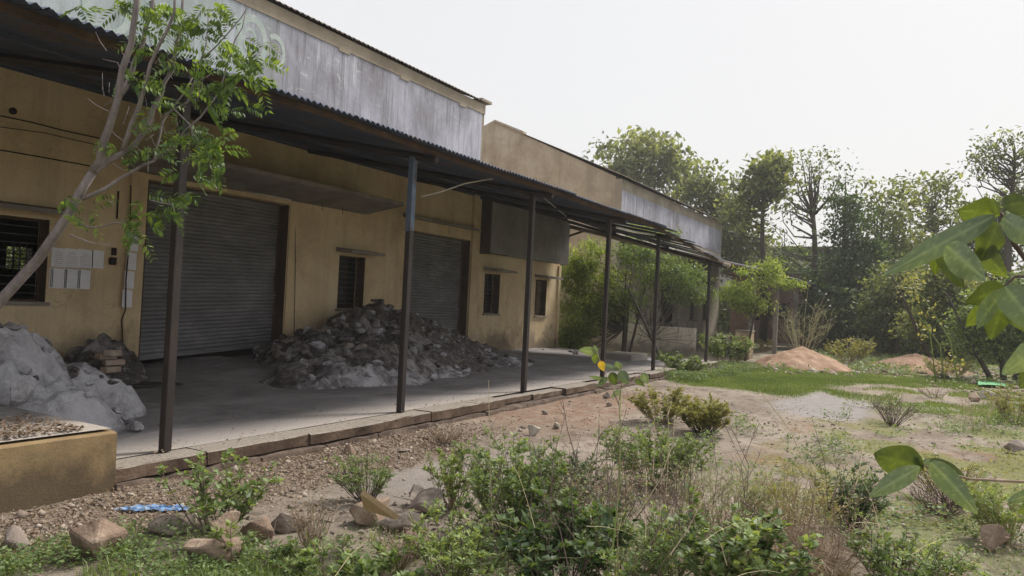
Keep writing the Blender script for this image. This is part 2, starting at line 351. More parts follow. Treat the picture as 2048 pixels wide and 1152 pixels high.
# ------------------------------------------------------------------ veranda floor with its kerb stones
YW, PF = 11.3, 5.72
def floor_mat():
    m, t, n, l = nodes('dusty_floor'); v = coords(t)
    a = noise(t, v, .7, 8, .7, .6); f = noise(t, v, 40, 4, .7); s = noise(t, coords(t, (.5, 2.2, 1)), 1.4, 6, .7, .8)
    c = ramp(t, a, [(.3, (.16, .15, .152)), (.5, (.24, .225, .228)), (.7, (.34, .32, .325))])
    c = mixc(t, rng_(t, s, .54, .7, 0, .6), c, (.085, .078, .075))
    s2 = noise(t, coords(t, (.7, 3.5, 1)), 1.7, 6, .75, 1.); c = mixc(t, rng_(t, s2, .58, .72, 0, .8), c, (.50, .48, .47))
    g = t.nodes.new('ShaderNodeNewGeometry'); sp = t.nodes.new('ShaderNodeSeparateXYZ'); l.new(g.outputs['Position'], sp.inputs[0])
    e = rng_(t, math_(t, 'ADD', sp.outputs[1], math_(t, 'MULTIPLY', a, 1.2)), 6.5, 7.3, .85, 0)   # daylight reaching in under the roof edge, put into the colour
    c = mixc(t, e, c, ramp(t, f, [(.3, (.32, .28, .25)), (.7, (.52, .47, .43))]))
    return finish(m, t, c, .95, math_(t, 'ADD', a, math_(t, 'MULTIPLY', f, .4)), .5, .02, spec=.15)
M['floor'] = floor_mat()
fx = np.arange(-6, 22.81, .15); fy = np.concatenate([np.arange(PF+.30, 11.7, .15), [11.9]])
FX, FY = np.meshgrid(fx, fy, indexing='ij')
FZ = .2+.02*fbm(FX*.8, FY*.8, 21, 4)*sm(6.1, 7, FY)+sm(8.6, 11.2, FY)*.16*sm(6, 8, FX)*(1-sm(17, 19, FX))*(1+.4*fbm(FX*.9, FY*.9, 5))
FZ = FZ+.03*np.abs(fbm(FX*2.2, FY*2.2, 8))*sm(8.5, 10, FY)
fl_empty = None
n1, n2 = FX.shape; idx = np.arange(n1*n2).reshape(n1, n2)
Q = np.stack([idx[:-1, :-1], idx[1:, :-1], idx[1:, 1:], idx[:-1, 1:]], -1).reshape(-1, 4)
flo = npmesh('veranda_floor', np.stack([FX, FY, FZ], -1).reshape(-1, 3), Q, M['floor'], smooth=True); tag(flo, kind='structure')
def kerb_mat():
    m, t, n, l = nodes('kerb_stone'); v = coords(t)
    a = noise(t, v, 3, 7, .7, .4); f = noise(t, v, 30, 4, .7)
    c = ramp(t, a, [(.3, (.055, .038, .03)), (.5, (.105, .072, .053)), (.7, (.18, .13, .10))])
    g = t.nodes.new('ShaderNodeNewGeometry'); sp = t.nodes.new('ShaderNodeSeparateXYZ'); l.new(g.outputs['Normal'], sp.inputs[0])
    c = mixc(t, math_(t, 'MULTIPLY', rng_(t, sp.outputs[2], .5, .9), rng_(t, a, .3, .45, .75, 1)), c, ramp(t, f, [(.3, (.20, .175, .155)), (.7, (.38, .34, .30))]))
    return finish(m, t, c, .95, math_(t, 'ADD', a, f), .7, .02, spec=.15)
M['kerb'] = kerb_mat()
M['footing'] = mottled('footing_rubble', [(.3, (.06, .042, .034)), (.55, (.13, .095, .075)), (.75, (.23, .18, .145))], 4, bs=.8, bd=.02)
rng = random.Random(4)
x = 3.62
while x < 22.5:                                                # upper course of long slabs
    ln = rng.uniform(.75, 1.35); broken = rng.random() < .4 and x > 4.6
    b = MB(); nseg = 6; yf = PF+rng.uniform(-.03, .03)+(rng.uniform(.05, .12) if broken else 0); zt = .2+rng.uniform(-.008, .006)-(.025 if broken else 0); zb = .085
    V = []
    for i in range(nseg+1):
        xx = x+(ln-.012)*i/nseg; j = lambda s: rng.uniform(-s, s)
        V += [(xx, yf+j(.014), zb+j(.006)), (xx, yf+.012+j(.010), zt-.012+j(.004)), (xx, yf+.03, zt+j(.003)), (xx, PF+.33, zt-.004)]
    Fc = []
    for i in range(nseg):
        for k in range(3): p = i*4+k; Fc.append((p, p+4, p+5, p+1))
    Fc += [(0, 1, 2, 3), tuple(nseg*4+k for k in (3, 2, 1, 0))]
    b.add(V, Fc).build('kerb_stone', M['kerb'], flo); x += ln
x = 3.62
while x < 22.5:                                                # lower footing course, set out a little
    ln = rng.uniform(.45, .95); b = MB(); yf = PF-rng.uniform(.03, .09); V = []; nseg = 4
    for i in range(nseg+1):
        xx = x+(ln-.015)*i/nseg; j = lambda s: rng.uniform(-s, s)
        V += [(xx, yf-.03+j(.02), -.08), (xx, yf+j(.02), .06+j(.018)), (xx, PF+.1, .075+j(.005))]
    Fc = []
    for i in range(nseg):
        for k in range(2): p = i*3+k; Fc.append((p, p+3, p+4, p+1))
    Fc += [(0, 1, 2), tuple(nseg*3+k for k in (2, 1, 0))]
    b.add(V, Fc).build('footing_stone', M['footing'], flo); x += ln
# ------------------------------------------------------------------ building 1
def facade(b, x0, x1, z0, z1, holes, y0, y1):
    xs = x0
    for (a, c, zl, zh) in sorted(holes):
        if a > xs: b.box((xs, y0, z0), (a, y1, z1))
        if zl > z0: b.box((a, y0, z0), (c, y1, zl))
        if zh < z1: b.box((a, y0, zh), (c, y1, z1))
        xs = c
    b.box((xs, y0, z0), (x1, y1, z1))
B1 = empty('factory_building', (6, YW, 0), 'long ochre industrial hall with stained whitewashed upper wall behind the open veranda', 'building')
WIN = [(4.62, 5.95, 1.36, 2.56), (12.0, 12.83, 1.36, 2.53), (17.95, 18.8, 1.32, 2.48), (21.05, 21.82, 1.28, 2.46)]
SH = [(7.42, 10.5, 0, 3.42), (14.25, 17.1, 0, 3.34)]
b = MB(); facade(b, -8, 22.75, -.1, 4.7, WIN+SH, YW, YW+.28)
b.build('lower_wall', M['ochre'], B1)
b = MB(); b.box((-8, YW, 4.702), (17.5, YW+.28, 7.18)); b.build('upper_wall', M['mauve'], B1)
b = MB(); b.box((-8, YW-.012, 5.30), (17.38, YW+.02, 6.93)); b.build('whitewashed_band', M['band'], B1)
b = MB(); b.box((-8, YW-.03, 6.93), (17.5, YW+.01, 7.2)); b.build('eave_trim', M['trim'], B1)
for xx in (11.62, 13.7, 16.2):
    b = MB(); b.box((xx, YW-.034, 6.875), (xx+.34, YW-.005, 7.0)); b.build('roof_tie_block', M['trim'], B1)
b = MB()                                                       # gable end and the rest of the shell
gy_ = [YW+.28, 16.9, 23.7]
def gable(b, X0, X1, y0, y1, ze, zp, z0=0):
    ym = (y0+y1)/2; V = []
    for X in (X0, X1): V += [(X, y0, z0), (X, y1, z0), (X, y1, ze), (X, ym, zp), (X, y0, ze)]
    b.add(V, [(0, 1, 2, 3, 4), (9, 8, 7, 6, 5), (0, 5, 6, 1), (1, 6, 7, 2), (2, 7, 8, 3), (3, 8, 9, 4), (4, 9, 5, 0)])
b = MB(); gable(b, 17.22, 17.49, YW+.29, 23.7, 7.28, 9.85); b.build('gable_wall', M['gable'], B1)
b = MB(); gable(b, -8, -7.75, YW+.29, 23.7, 7.2, 9.8); b.build('gable_wall', M['gable'], B1)
b = MB(); bw = (aty(12, 492, 23.5), aty(60, 540, 23.5))
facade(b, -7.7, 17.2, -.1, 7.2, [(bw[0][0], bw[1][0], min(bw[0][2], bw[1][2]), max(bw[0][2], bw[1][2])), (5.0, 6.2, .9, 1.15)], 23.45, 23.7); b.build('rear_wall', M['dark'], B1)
g = MB()
for i in range(1, 4):
    xx = bw[0][0]+(bw[1][0]-bw[0][0])*i/4; g.box((xx-.02, 23.40, bw[1][2]-.1), (xx+.02, 23.44, bw[0][2]+.1))
for i in range(1, 6):
    zz = bw[1][2]+(bw[0][2]-bw[1][2])*i/6; g.box((bw[0][0], 23.36, zz-.012), (bw[1][0], 23.39, zz+.012))
g.build('rear_window_grille', M['grille'], B1)
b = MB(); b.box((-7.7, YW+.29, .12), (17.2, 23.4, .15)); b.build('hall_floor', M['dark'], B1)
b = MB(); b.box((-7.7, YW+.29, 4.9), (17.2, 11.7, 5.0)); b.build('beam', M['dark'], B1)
def corr(x0, x1, y0, y1, z0, z1, pitch=.076, amp=.012, seg=4, ny=2, sag=0, rr=None, axis='x'):
    n = int((x1-x0)/pitch*seg); V = []; Fc = []
    for j in range(ny):
        v = j/(ny-1)
        for i in range(n+1):
            x = x0+(x1-x0)*i/n; z = z0+(z1-z0)*v+amp*math.sin(2*PI*i/seg)-sag*4*v*(1-v)
            V.append((x, y0+(y1-y0)*v, z))
    for j in range(ny-1):
        for i in range(n): a = j*(n+1)+i; Fc.append((a, a+1, a+n+2, a+n+1))
    return V, Fc
b = MB(); b.add(*corr(-8, 17.2, YW-.12, 17.5, 7.235, 9.75, .15, .02), True); b.build('roof', M['rust'], B1)
b = MB(); b.add(*corr(-8, 17.2, 17.5, 23.9, 9.75, 7.2, .15, .02), True); b.build('roof', M['rust'], B1)
b = MB(); b.box((17.2, YW-.1, 7.26), (17.72, YW+.25, 7.33)); b.build('coping_stub', M['trim'], B1)
# annex
b = MB(); b.box((22.47, YW+.29, -.1), (22.74, 17.5, 4.6)); b.build('annex_side_wall', M['ochre'], B1)
b = MB(); b.box((17.5, YW, 4.703), (22.75, 17.5, 4.78)); b.build('annex_roof', M['concrete'], B1)
def vcorr(x0, x1, y, z0, z1, pitch=.09, amp=.014, seg=4):
    n = int((x1-x0)/pitch*seg); V = []; Fc = []
    for z in (z0, z1):
        for i in range(n+1): V.append((x0+(x1-x0)*i/n, y+amp*math.sin(2*PI*i/seg), z))
    for i in range(n): Fc.append((i, i+1, i+n+2, i+n+1))
    return V, Fc
x = 17.62
while x < 22.7:
    b = MB(); b.add(*vcorr(x, min(x+1.04, 22.76), YW-.32+rng.uniform(-.012, .012), 3.02+rng.uniform(-.02, .02), 4.5), True); b.build('cladding_sheet', M['screen'], B1); x += 1.02
b = MB(); b.box((17.52, YW-.36, 3.0), (17.60, YW, 4.55)); b.box((17.6, YW-.30, 3.02), (22.75, YW-.26, 3.07)); b.box((17.6, YW-.30, 4.44), (22.75, YW-.26, 4.49)); b.build('cladding_frame', M['brown'], B1)
# pilasters
for (a, c, yo, zt) in ((7.14, 7.42, .06, 3.5), (10.52, 10.66, .03, 3.45), (17.12, 17.50, .07, 4.69), (22.6, 22.77, .05, 3.0)):
    b = MB(); b.box((a, YW-yo, -.05), (c, YW-.001, zt)); b.build('pilaster', M['ochre'], B1)
# lintel shades
def slab(x0, x1, z, dep, th=.09, drop=.03, m='concrete', name='sunshade'):
    b = MB(); V = [(x0, YW-dep, z-drop), (x1, YW-dep, z-drop), (x1, YW-.002, z), (x0, YW-.002, z), (x0, YW-dep, z-drop+th*.7), (x1, YW-dep, z-drop+th*.7), (x1, YW-.002, z+th), (x0, YW-.002, z+th)]
    b.add(V, [(0, 3, 2, 1), (4, 5, 6, 7), (0, 1, 5, 4), (1, 2, 6, 5), (2, 3, 7, 6), (3, 0, 4, 7)]); return b.build(name, M[m], B1)
slab(7.1, 12.75, 3.5, 1.1, .12, -.17); slab(14.1, 17.2, 3.62, .3, .08)
slab(4.5, 6.1, 2.66, .32); slab(11.88, 12.95, 2.60, .48); slab(17.85, 19.0, 2.56, .48); slab(20.95, 22.1, 2.53, .48)
for xx in (11.15, 11.75, 15.7):                                 # hooks under the long shade
    b = MB(); b.tube([(xx, YW-.25, 3.55), (xx, YW-.26, 3.38)], .008, 4); b.build('hook', M['cable'], B1)
# windows
def window(x0, x1, z0, z1, shade=True):
    f = MB()
    t = .035; y0 = YW+.16
    f.box((x0, y0, z0), (x0+t, y0+.04, z1)); f.box((x1-t, y0, z0), (x1, y0+.04, z1)); f.box((x0+t, y0, z0), (x1-t, y0+.04, z0+t)); f.box((x0+t, y0, z1-t), (x1-t, y0+.04, z1))
    f.box(((x0+x1)/2-.02, y0, z0+t), ((x0+x1)/2+.02, y0+.04, z1-t))
    fo = f.build('window', M['brown'], B1)
    n = int((z1-z0)/.11)
    for i in range(1, n):
        z = z0+(z1-z0)*i/n; g = MB(); g.tube([(x0+t, y0-.012, z), (x1-t, y0-.012, z)], .007, 5); o = g.build('grille_bar', M['grille'], fo)
    for (p, q) in (((x0-.0, YW-.004, z0-.0), (x0+.004, y0, z1)), ((x1-.004, YW-.004, z0), (x1, y0, z1))): e = MB(); e.box(p, q); e.build('reveal', M['brown'], fo)
    s = MB(); s.box((x0-.05, YW-.05, z0-.05), (x1+.05, YW+.15, z0-.002)); s.build('sill', M['concrete'], fo)
    if x0 > 5:
        l_ = MB(); l_.box((x0+.05, y0+.05, z0+.05), ((x0+x1)/2+.05, y0+.07, z1-.05)); l_.build('window_shutter', M['dark'], fo)
for i, wn in enumerate(WIN): window(*wn)
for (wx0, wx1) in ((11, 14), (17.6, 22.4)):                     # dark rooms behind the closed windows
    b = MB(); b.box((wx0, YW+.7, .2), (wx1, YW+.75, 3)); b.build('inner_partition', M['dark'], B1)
# shutters
def rolling(x0, x1, zb0, zb1, zt, y):
    r = MB(); r.box((x0-.02, y+.02, zt-.01), (x1+.02, y+.3, zt+.3)); ro = r.build('rolling_shutter', M['brown'], B1)
    n = int((zt-.3)/.075); me_cache = None
    for i in range(n):
        f0 = i/n; f1 = (i+.96)/n
        V = []; seg = 6; nxx = 8
        dent = rng.uniform(-.004, .004)
        for j in range(nxx+1):
            u = j/nxx; x = x0+(x1-x0)*u; zb = zb0+(zb1-zb0)*u; za = zt-(zt-zb)*f0; zc = zt-(zt-zb)*f1
            d = .012*math.sin(u*5+i*.7)*math.exp(-((i-n*.6)/(n*.22))**2)+dent
            for k in range(seg+1):
                w_ = k/seg; V.append((x, y+d-.020*math.sin(w_*PI), za+(zc-za)*w_))
        Fc = []
        for j in range(nxx):
            for k in range(seg): a = j*(seg+1)+k; Fc.append((a, a+1, a+seg+2, a+seg+1))
        q = MB(); q.add(V, Fc, True); q.build('slat', M['shutter'], ro)
    q = MB(); zb0b, zb1b = zb0-.02, zb1-.02
    q.add([(x0, y-.02, zb0b), (x1, y-.02, zb1b), (x1, y+.02, zb1b), (x0, y+.02, zb0b), (x0, y-.02, zb0b+.07), (x1, y-.02, zb1b+.07), (x1, y+.02, zb1b+.07), (x0, y+.02, zb0b+.07)],
          [(0, 3, 2, 1), (4, 5, 6, 7), (0, 1, 5, 4), (1, 2, 6, 5), (2, 3, 7, 6), (3, 0, 4, 7)]); q.build('bottom_rail', M['shutter'], ro)
    g = MB()
    g.box((x0-.003, YW-.006, .1), (x0+.05, y+.06, zt)); g.build('guide_rail', M['brown'], ro); g = MB(); g.box((x1-.05, y-.03, .1), (x1+.003, y+.06, zt)); g.build('guide_rail', M['brown'], ro)
    g = MB(); g.box((x1-.002, YW-.008, .05), (x1+.004, y-.03, zt)); g.build('jamb', M['brown'], ro)
    return ro
rolling(7.43, 10.49, .42, .60, 3.40, YW+.25)
rolling(14.26, 17.09, .3, .3, 3.32, YW+.25)
# faded lettering on the band: rings and strokes
RK = [0]
def ring(cx, cz, rx, rz, w, a0=0, a1=2*PI, n=28):
    RK[0] += 1
    V = []; Fc = []
    for i in range(n+1):
        a = a0+(a1-a0)*i/n
        for r in (1, 1-w): V.append((cx+rx*r*math.cos(a), YW-.0135-.0008*RK[0], cz+rz*r*math.sin(a)))
    for i in range(n): Fc.append((2*i, 2*i+1, 2*i+3, 2*i+2))
    return V, Fc
for (px, py, rx, rz, a0, a1) in ((505, 82, .36, .5, 0, 2*PI), (500, 80, .16, .24, 0, 2*PI), (550, 105, .26, .36, -1.2, 2.2), (455, 70, .34, .48, -2.6, 1.2), (215, 20, .4, .4, 0, 2*PI), (140, 25, .35, .22, -3, .6), (330, 60, .3, .45, .5, 5)):
    p = aty(px, py, YW-.018); b = MB(); b.add(*ring(p[0], p[2], rx, rz, .3, a0, a1)); b.build('faded_letter', M['green_paint'], B1)
# ------------------------------------------------------------------ cables and battens on the wall
def cable(name, pts, r, label, m='cable', group=None, n=5):
    b = MB(); b.tube(pts, r, n); o = b.build(name, M[m]); return tag(o, label, name.split('_')[-1] if name.split('_')[-1] in ('cable', 'batten', 'pipe') else 'cable', group)
yw = YW-.02
cable('wall_cable', [aty(-60, 219, yw), aty(60, 244, yw), aty(130, 262, yw), aty(206, 278, yw)], .009, 'uppermost thin black cable along the ochre wall left of the big shutter')
cable('wall_cable', [aty(-60, 246, yw), aty(90, 266, yw), aty(205, 293, yw)], .005, 'faint middle wire strung along the ochre wall left of the big shutter')
cable('wall_cable', [aty(-60, 290, yw), aty(70, 312, yw), aty(180, 332, yw)], .009, 'lowest of the three cables on the ochre wall, above the barred window')
yp = YW-.085
cable('hanging_cable', [aty(262, 370, yp), aty(260, 470, yp), aty(252, 560, yp), aty(251, 620, yp), aty(243, 640, yp), aty(246, 690, yp), aty(252, 722, yp)], .010, 'thin black cable hanging crookedly down the pilaster over the paper strip')
cable('conduit_pipe', [aty(237, 382, yw), aty(234, 438, yw)], .012, 'short dark conduit on the wall left of the pilaster above the notices')
cable('conduit_pipe', [aty(590, 420, yw), aty(591, 520, yw), aty(588, 690, yw)], .006, 'thin vertical pipe on the ochre wall just right of the big shutter')
cable('tube_light_batten', [aty(483, 379, YW-.06), aty(582, 400, YW-.06)], .022, 'pale tube light batten on the front of the long shade over the big shutter', 'lime')
cable('hanging_strip_batten', [aty(843, 393, 7.2), aty(880, 384, 7.0), aty(930, 367, 6.7), aty(985, 357, 6.5)], .012, 'bent pale strip hanging loose under the veranda roof right of the blue-topped post', 'lime')
cable('hanging_strip_batten', [aty(1088, 396, 6.9), aty(1133, 433, 7.6)], .008, 'thin pale rod dangling under the veranda roof beside the third post', 'lime')
b = MB(); b.box((6.87, YW-.06, 1.97), (6.97, YW-.001, 2.09)); b.box((6.9, YW-.08, 2.12), (6.95, YW-.001, 2.24)); tag(b.build('switch_box', M['cable'], None, .008), 'small dark switch box on the wall between the notices and the pilaster', 'switch box')
b = MB(); p = aty(27, 222, YW-.03); b.tube([p, p+np.array([0, .03, 0])], .05, 8); tag(b.build('vent_plug', M['cable']), 'round dark plug on the ochre wall above the uppermost cable', 'plug')
# papers
def paper(px0, py0, w_, h_, label, bars=None, hdr=False, y=YW-.006, tilt=0.):
    p = aty(px0, py0, y); e = empty('paper_notice', p, label, 'notice', 'printed notices pasted on the ochre wall')
    b = MB(); c_ = [(0, -.002*0, 0), (w_, 0, -.01), (w_+tilt, -.004, -h_), (tilt, -.002, -h_)]
    b.add([tuple(p+np.array(q)) for q in c_], [(0, 3, 2, 1)]); b.build('sheet', M['paper'], e)
    k = MB(); used = False
    yy = np.array([0, -.006, 0])
    if bars:
        for (a, c) in bars: k.add([tuple(p+yy+np.array(q)) for q in ((a, 0, -.01), (c, 0, -.01), (c+tilt, 0, -h_+.01), (a+tilt, 0, -h_+.01))], [(0, 3, 2, 1)]); used = True
    if used: k.build('printed_bar', M['ink'], e)
    if hdr:
        k = MB()
        for i in range(9):
            z = -.06-.028*i; ww = (w_*.5 if i < 2 else w_*rng.uniform(.55, .8)); x_ = (w_-ww)/2
            k.add([tuple(p+yy+np.array(q)) for q in ((x_, 0, z), (x_+ww, 0, z), (x_+ww, 0, z-.008), (x_, 0, z-.008))], [(0, 3, 2, 1)])
        k.build('printed_lines', M['greyink'], e)
    return e
for i, (px, lb) in enumerate(((104, 'leftmost sheet in the upper row of notices beside the barred window'), (131, 'second sheet in the upper row of notices, with faint print'), (158, 'third sheet in the upper row of notices, with a short heading'))):
    paper(px, 494+i*1.6, .205, .285, lb, hdr=True)
paper(185, 499, .185, .285, 'rightmost sheet of the upper row of notices, with one black stripe', bars=[(.0, .012)])
for i, (px, lb) in enumerate(((99, 'leftmost sheet in the lower row of notices, striped at its left edge'), (127, 'middle sheet in the lower row of notices'), (154, 'rightmost sheet in the lower row of notices'))):
    paper(px+1, 535+i*1.5, .205, .30, lb, bars=[(.012, .022), (.034, .046)])
for i in range(4):
    paper(258.5-i*4.3, 466+i*37.5, .165, .285, ['topmost sheet of the paper strip on the pilaster', 'second sheet from the top of the strip on the pilaster', 'third sheet from the top of the strip on the pilaster', 'lowest sheet of the paper strip on the pilaster'][i], y=YW-.07)
    if i: 
        p = aty(258.5-i*4.3, 466+i*37.5, YW-.076)
# ------------------------------------------------------------------ veranda canopy
def canopy(loc, label, X0, X1, ze0, ze1, zr, rafters, ragged=None, yf=5.5):
    e = empty('veranda_canopy', loc, label, 'canopy')
    ze = lambda x: ze0+(ze1-ze0)*sm(X1-7, X1, x)+.015*math.sin(x*1.3)
    zz = lambda x, y: float(ze(x)+(zr-ze(x))*(y-yf)/(YW-yf))
    x = X0; k_ = 0
    while x < X1-.2:
        x1 = min(x+.80, X1); yy = yf+rng.uniform(-.03, .03); z0 = zz((x+x1)/2, yy)+.006*(k_ % 2); jz = rng.uniform(-.008, .008)
        if ragged and x > ragged: yy += rng.uniform(-.12, .35); z0 = zz((x+x1)/2, yy)+rng.uniform(-.012, .006)
        b = MB(); b.add(*corr(x, x1+.07, yy, YW+.06, z0+jz, zr+.006*(k_ % 2), .085, .016, 4, 3, .02), True); b.build('roof_sheet', M['sheet'], e); x = x1; k_ += 1
    for k, yy in enumerate((5.75, 7.5, 9.3, 11.1)):
        n = 24
        xs = [X0+(X1-X0)*i/n for i in range(n+1)]; b = MB(); V = []
        for x_ in xs: zt = zz(x_, yy)-.022; V += [(x_, yy-.025, zt-.06), (x_, yy+.025, zt-.06), (x_, yy+.025, zt), (x_, yy-.025, zt)]
        b.add(V, [(i*4+a, i*4+(a+1) % 4, i*4+4+(a+1) % 4, i*4+4+a) for i in range(n) for a in range(4)]); b.build('purlin', M['sheet'] if k else M['rust'], e)
    for xx in rafters:
        b = MB(); b.tube([(xx, 5.62, zz(xx, 5.62)-.15), (xx, YW-.02, zz(xx, YW)-.12)], .05, 4); b.build('rafter', M['post'], e)
    b = MB(); b.box((X0, YW-.06, zr-.12), (X1, YW-.003, zr-.02)); b.build('wall_plate', M['sheet'], e)
    return e, zz
PX = [.92, 4.27, 7.64, 10.92, 14.28, 17.42, 22.15]
CN, zf = canopy((4.27, 6, .2), 'long rusty corrugated veranda roof on steel posts in front of the ochre hall', -6, 22.72, 3.595, 3.20, 4.70, PX[:-1]+[22.6], ragged=17.2)
for i, xx in enumerate(PX):
    hw = .041; zt = zf(xx, 6)-.16; zb = .2 if i < 6 else .0
    if i == 2:
        b = MB(); b.box((xx-hw, 6-hw, zb), (xx+hw, 6+hw, 2.55)); o = b.build('post', M['post'], CN, .006)
        b = MB(); b.box((xx-hw-.002, 6-hw-.002, 2.55), (xx+hw+.002, 6+hw+.002, zt)); b.build('blue_painted_section', M['bluepost'], o, .006)
    else:
        b = MB(); b.box((xx-hw, 6-hw, zb), (xx+hw, 6+hw, zt)); o = b.build('post', M['post'], CN, .006)
b = MB(); b.tube([(22.75, YW-.05, 4.42), (22.72, 5.55, 3.10)], .075, 8); b.build('end_beam', M['trim'], CN)
b = MB(); b.tube([(22.72, YW-.05, 3.95), (22.74, YW-.9, 4.22)], .04, 6); b.build('bracket', M['rust'], CN)
b = MB(); b.tube([aty(1233, 455, 6.1), aty(1270, 464, 6.1), aty(1313, 470, 6.1)], .03, 5); b.build('roof_gap_light', M['lime'], CN)  # pale tube stands in for daylight seen through a gap in the roof
# ------------------------------------------------------------------ building 2 and its canopy
B2 = empty('second_hall', (36, YW, 0), 'far tan gabled hall with streaked whitewashed upper wall beyond the first hall', 'building')
b = MB(); facade(b, 28, 44, -.1, 5.1, [(30.2, 31.2, 1.3, 2.5), (33.5, 36.2, .1, 3.2), (38.2, 39.4, 1.2, 2.8), (40.7, 41.9, 1.2, 2.8)], YW, YW+.28); b.build('lower_wall', M['pale'], B2)
b = MB(); b.box((28, YW, 5.103), (44, YW+.28, 6.9)); b.build('upper_wall', M['trim'], B2)
b = MB(); b.box((28.05, YW-.012, 5.15), (43.9, YW+.02, 6.45)); b.build('whitewashed_band', M['band'], B2)
b = MB(); V = []
prof = [(YW+.285, -.1), (YW+.285, 7.0), (16, 9.02), (16.02, 9.18), (17.5, 9.80), (19, 9.2), (19.02, 9.0), (23.7, 7.0), (23.7, -.1)]
for X in (28, 28.28): V += [(X, y, z) for (y, z) in prof]
n = len(prof); b.add(V, [tuple(range(n)), tuple(range(2*n-1, n-1, -1))]+[(i, i+n, (i+1) % n+n, (i+1) % n) for i in range(n)]); b.build('gable_wall', M['gable'], B2)
b = MB(); gable(b, 43.7, 43.98, YW+.285, 23.7, 7.0, 9.8); b.build('gable_wall', M['gable'], B2)
b = MB(); b.box((28.3, 23.4, 0), (43.7, 23.7, 7)); b.build('rear_wall', M['gable'], B2)
b = MB(); b.add(*corr(27.9, 44.3, YW-.25, 17.5, 6.93, 9.7, .2, .02), True); b.build('roof', M['rust'], B2)
b = MB(); b.add(*corr(28.3, 44.1, 17.5, 23.9, 9.7, 7.0, .2, .02), True); b.build('roof', M['rust'], B2)
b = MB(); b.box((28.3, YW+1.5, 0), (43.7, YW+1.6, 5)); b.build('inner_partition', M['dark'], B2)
for (a, c, z0, z1) in ((38.2, 39.4, 1.2, 2.8), (40.7, 41.9, 1.2, 2.8), (30.2, 31.2, 1.3, 2.5)):
    b = MB(); b.box((a, YW+.15, z0), (c, YW+.19, z1)); fo = b.build('window', M['dark'], B2)
    q = MB(); q.box((a-.08, YW-.04, z0-.08), (c+.08, YW+.1, z0-.003)); q.build('sill', M['concrete'], fo)
C2, zf2 = canopy((28.3, 6, 0), 'second corrugated canopy in front of the far tan hall, partly behind the feathery tree', 27.9, 44, 3.30, 3.30, 4.55, [28.3, 33, 38, 43.6])
for xx in (28.3, 33, 38, 43.6):
    b = MB(); b.box((xx-.09, 5.95, 0), (xx+.09, 6.12, zf2(xx, 6)-.12)); b.build('post', M['concrete'], C2)
b = MB(); b.tube([(27.9, YW-.05, 4.42), (27.9, 5.55, 3.2)], .07, 8); b.build('end_beam', M['rust'], C2)
# pale low wall and yellow tank wall
def simple_wall(name, x0, y0, x1, y1, z0, z1, m, label, cap=True):
    e = empty(name, ((x0+x1)/2, (y0+y1)/2, z0), label, 'wall')
    b = MB(); b.box((x0, y0, z0), (x1, y1, z1)); b.build('wall_face', M[m], e, .01)
    if cap: b = MB(); b.box((x0-.03, y0-.03, z1+.002), (x1+.03, y1+.03, z1+.06)); b.build('coping', M['concrete'], e, .01)
    return e
p = atx(1390, 657, 27.0); simple_wall('low_wall', 27.0, p[1], 27.25, 10.9, -.1, p[2], 'pale', 'pale plastered low wall in front of the far hall, right of the feathery bush', cap=False)
p = atx(1471, 663, 27.5); q_ = atx(1500, 663, 27.5)
simple_wall('yellow_tank', 27.5, q_[1], 28.2, p[1], -.1, p[2], 'ochre', 'small yellow plastered tank behind the green bush and sand heap')
e = empty('step_block', (18.9, 8.0, .1), 'low dusty concrete block at the veranda end below the dark bush', 'block')
b = MB(); p0 = atz(1203, 745, .2); b.box((19.4, 7.3, .1), (20.7, 8.3, .38)); b.build('block_body', M['concrete'], e, .02)
# building 3
B3 = empty('far_shed', (48, 9, 0), 'brown shed with pale column in deep shade beyond the second canopy', 'building')
b = MB(); facade_y = [(7.2, 7.7, .8, 2.2), (8.6, 9.0, 1.4, 2.3)]
b.box((46.5, 3.6, -.1), (46.8, 11.2, 4.0)); b.build('side_wall', M['pink'], B3)
b = MB(); b.box((46.46, 8.8, 1.3), (46.49, 9.7, 2.5)); b.build('window', M['dark'], B3)
b = MB(); b.box((46.46, 7.9, 1.5), (46.49, 8.3, 2.4)); b.build('window', M['dark'], B3)
b = MB(); b.box((46.8, 3.6, -.1), (58, 3.9, 4.0)); b.build('front_wall', M['farwall'], B3)
b = MB(); b.box((46.0, 5.3, -.1), (46.4, 5.9, 3.6)); b.build('column', M['farwall'], B3)
b = MB(); b.box((45.8, 3.3, 4.002), (58.3, 11.5, 4.15)); b.build('roof', M['rust'], B3)
FB = empty('distant_building', (66, 10, 0), 'distant pale flat-roofed building seen between tree trunks right of the far hall', 'building')
b = MB(); b.box((66, 2, 0), (74, 19, 6.6)); b.build('wall', M['farwall'], FB)
b = MB(); b.box((65.6, 1.8, 7.25), (74.4, 19.2, 7.5)); b.build('roof', M['rust'], FB)
b = MB()
for yy in np.arange(2.2, 19, 2.1): b.box((66.1, yy, 6.602), (66.3, yy+.2, 7.25))
b.build('roof_stub', M['concrete'], FB)
FW = empty('compound_wall', (43, 0, 0), 'low dark brown compound wall in the shade under the big trees', 'wall')
b = MB(); b.box((50, -30, -.1), (50.3, 3.4, 1.35)); b.build('wall_face', M['pink'], FW)
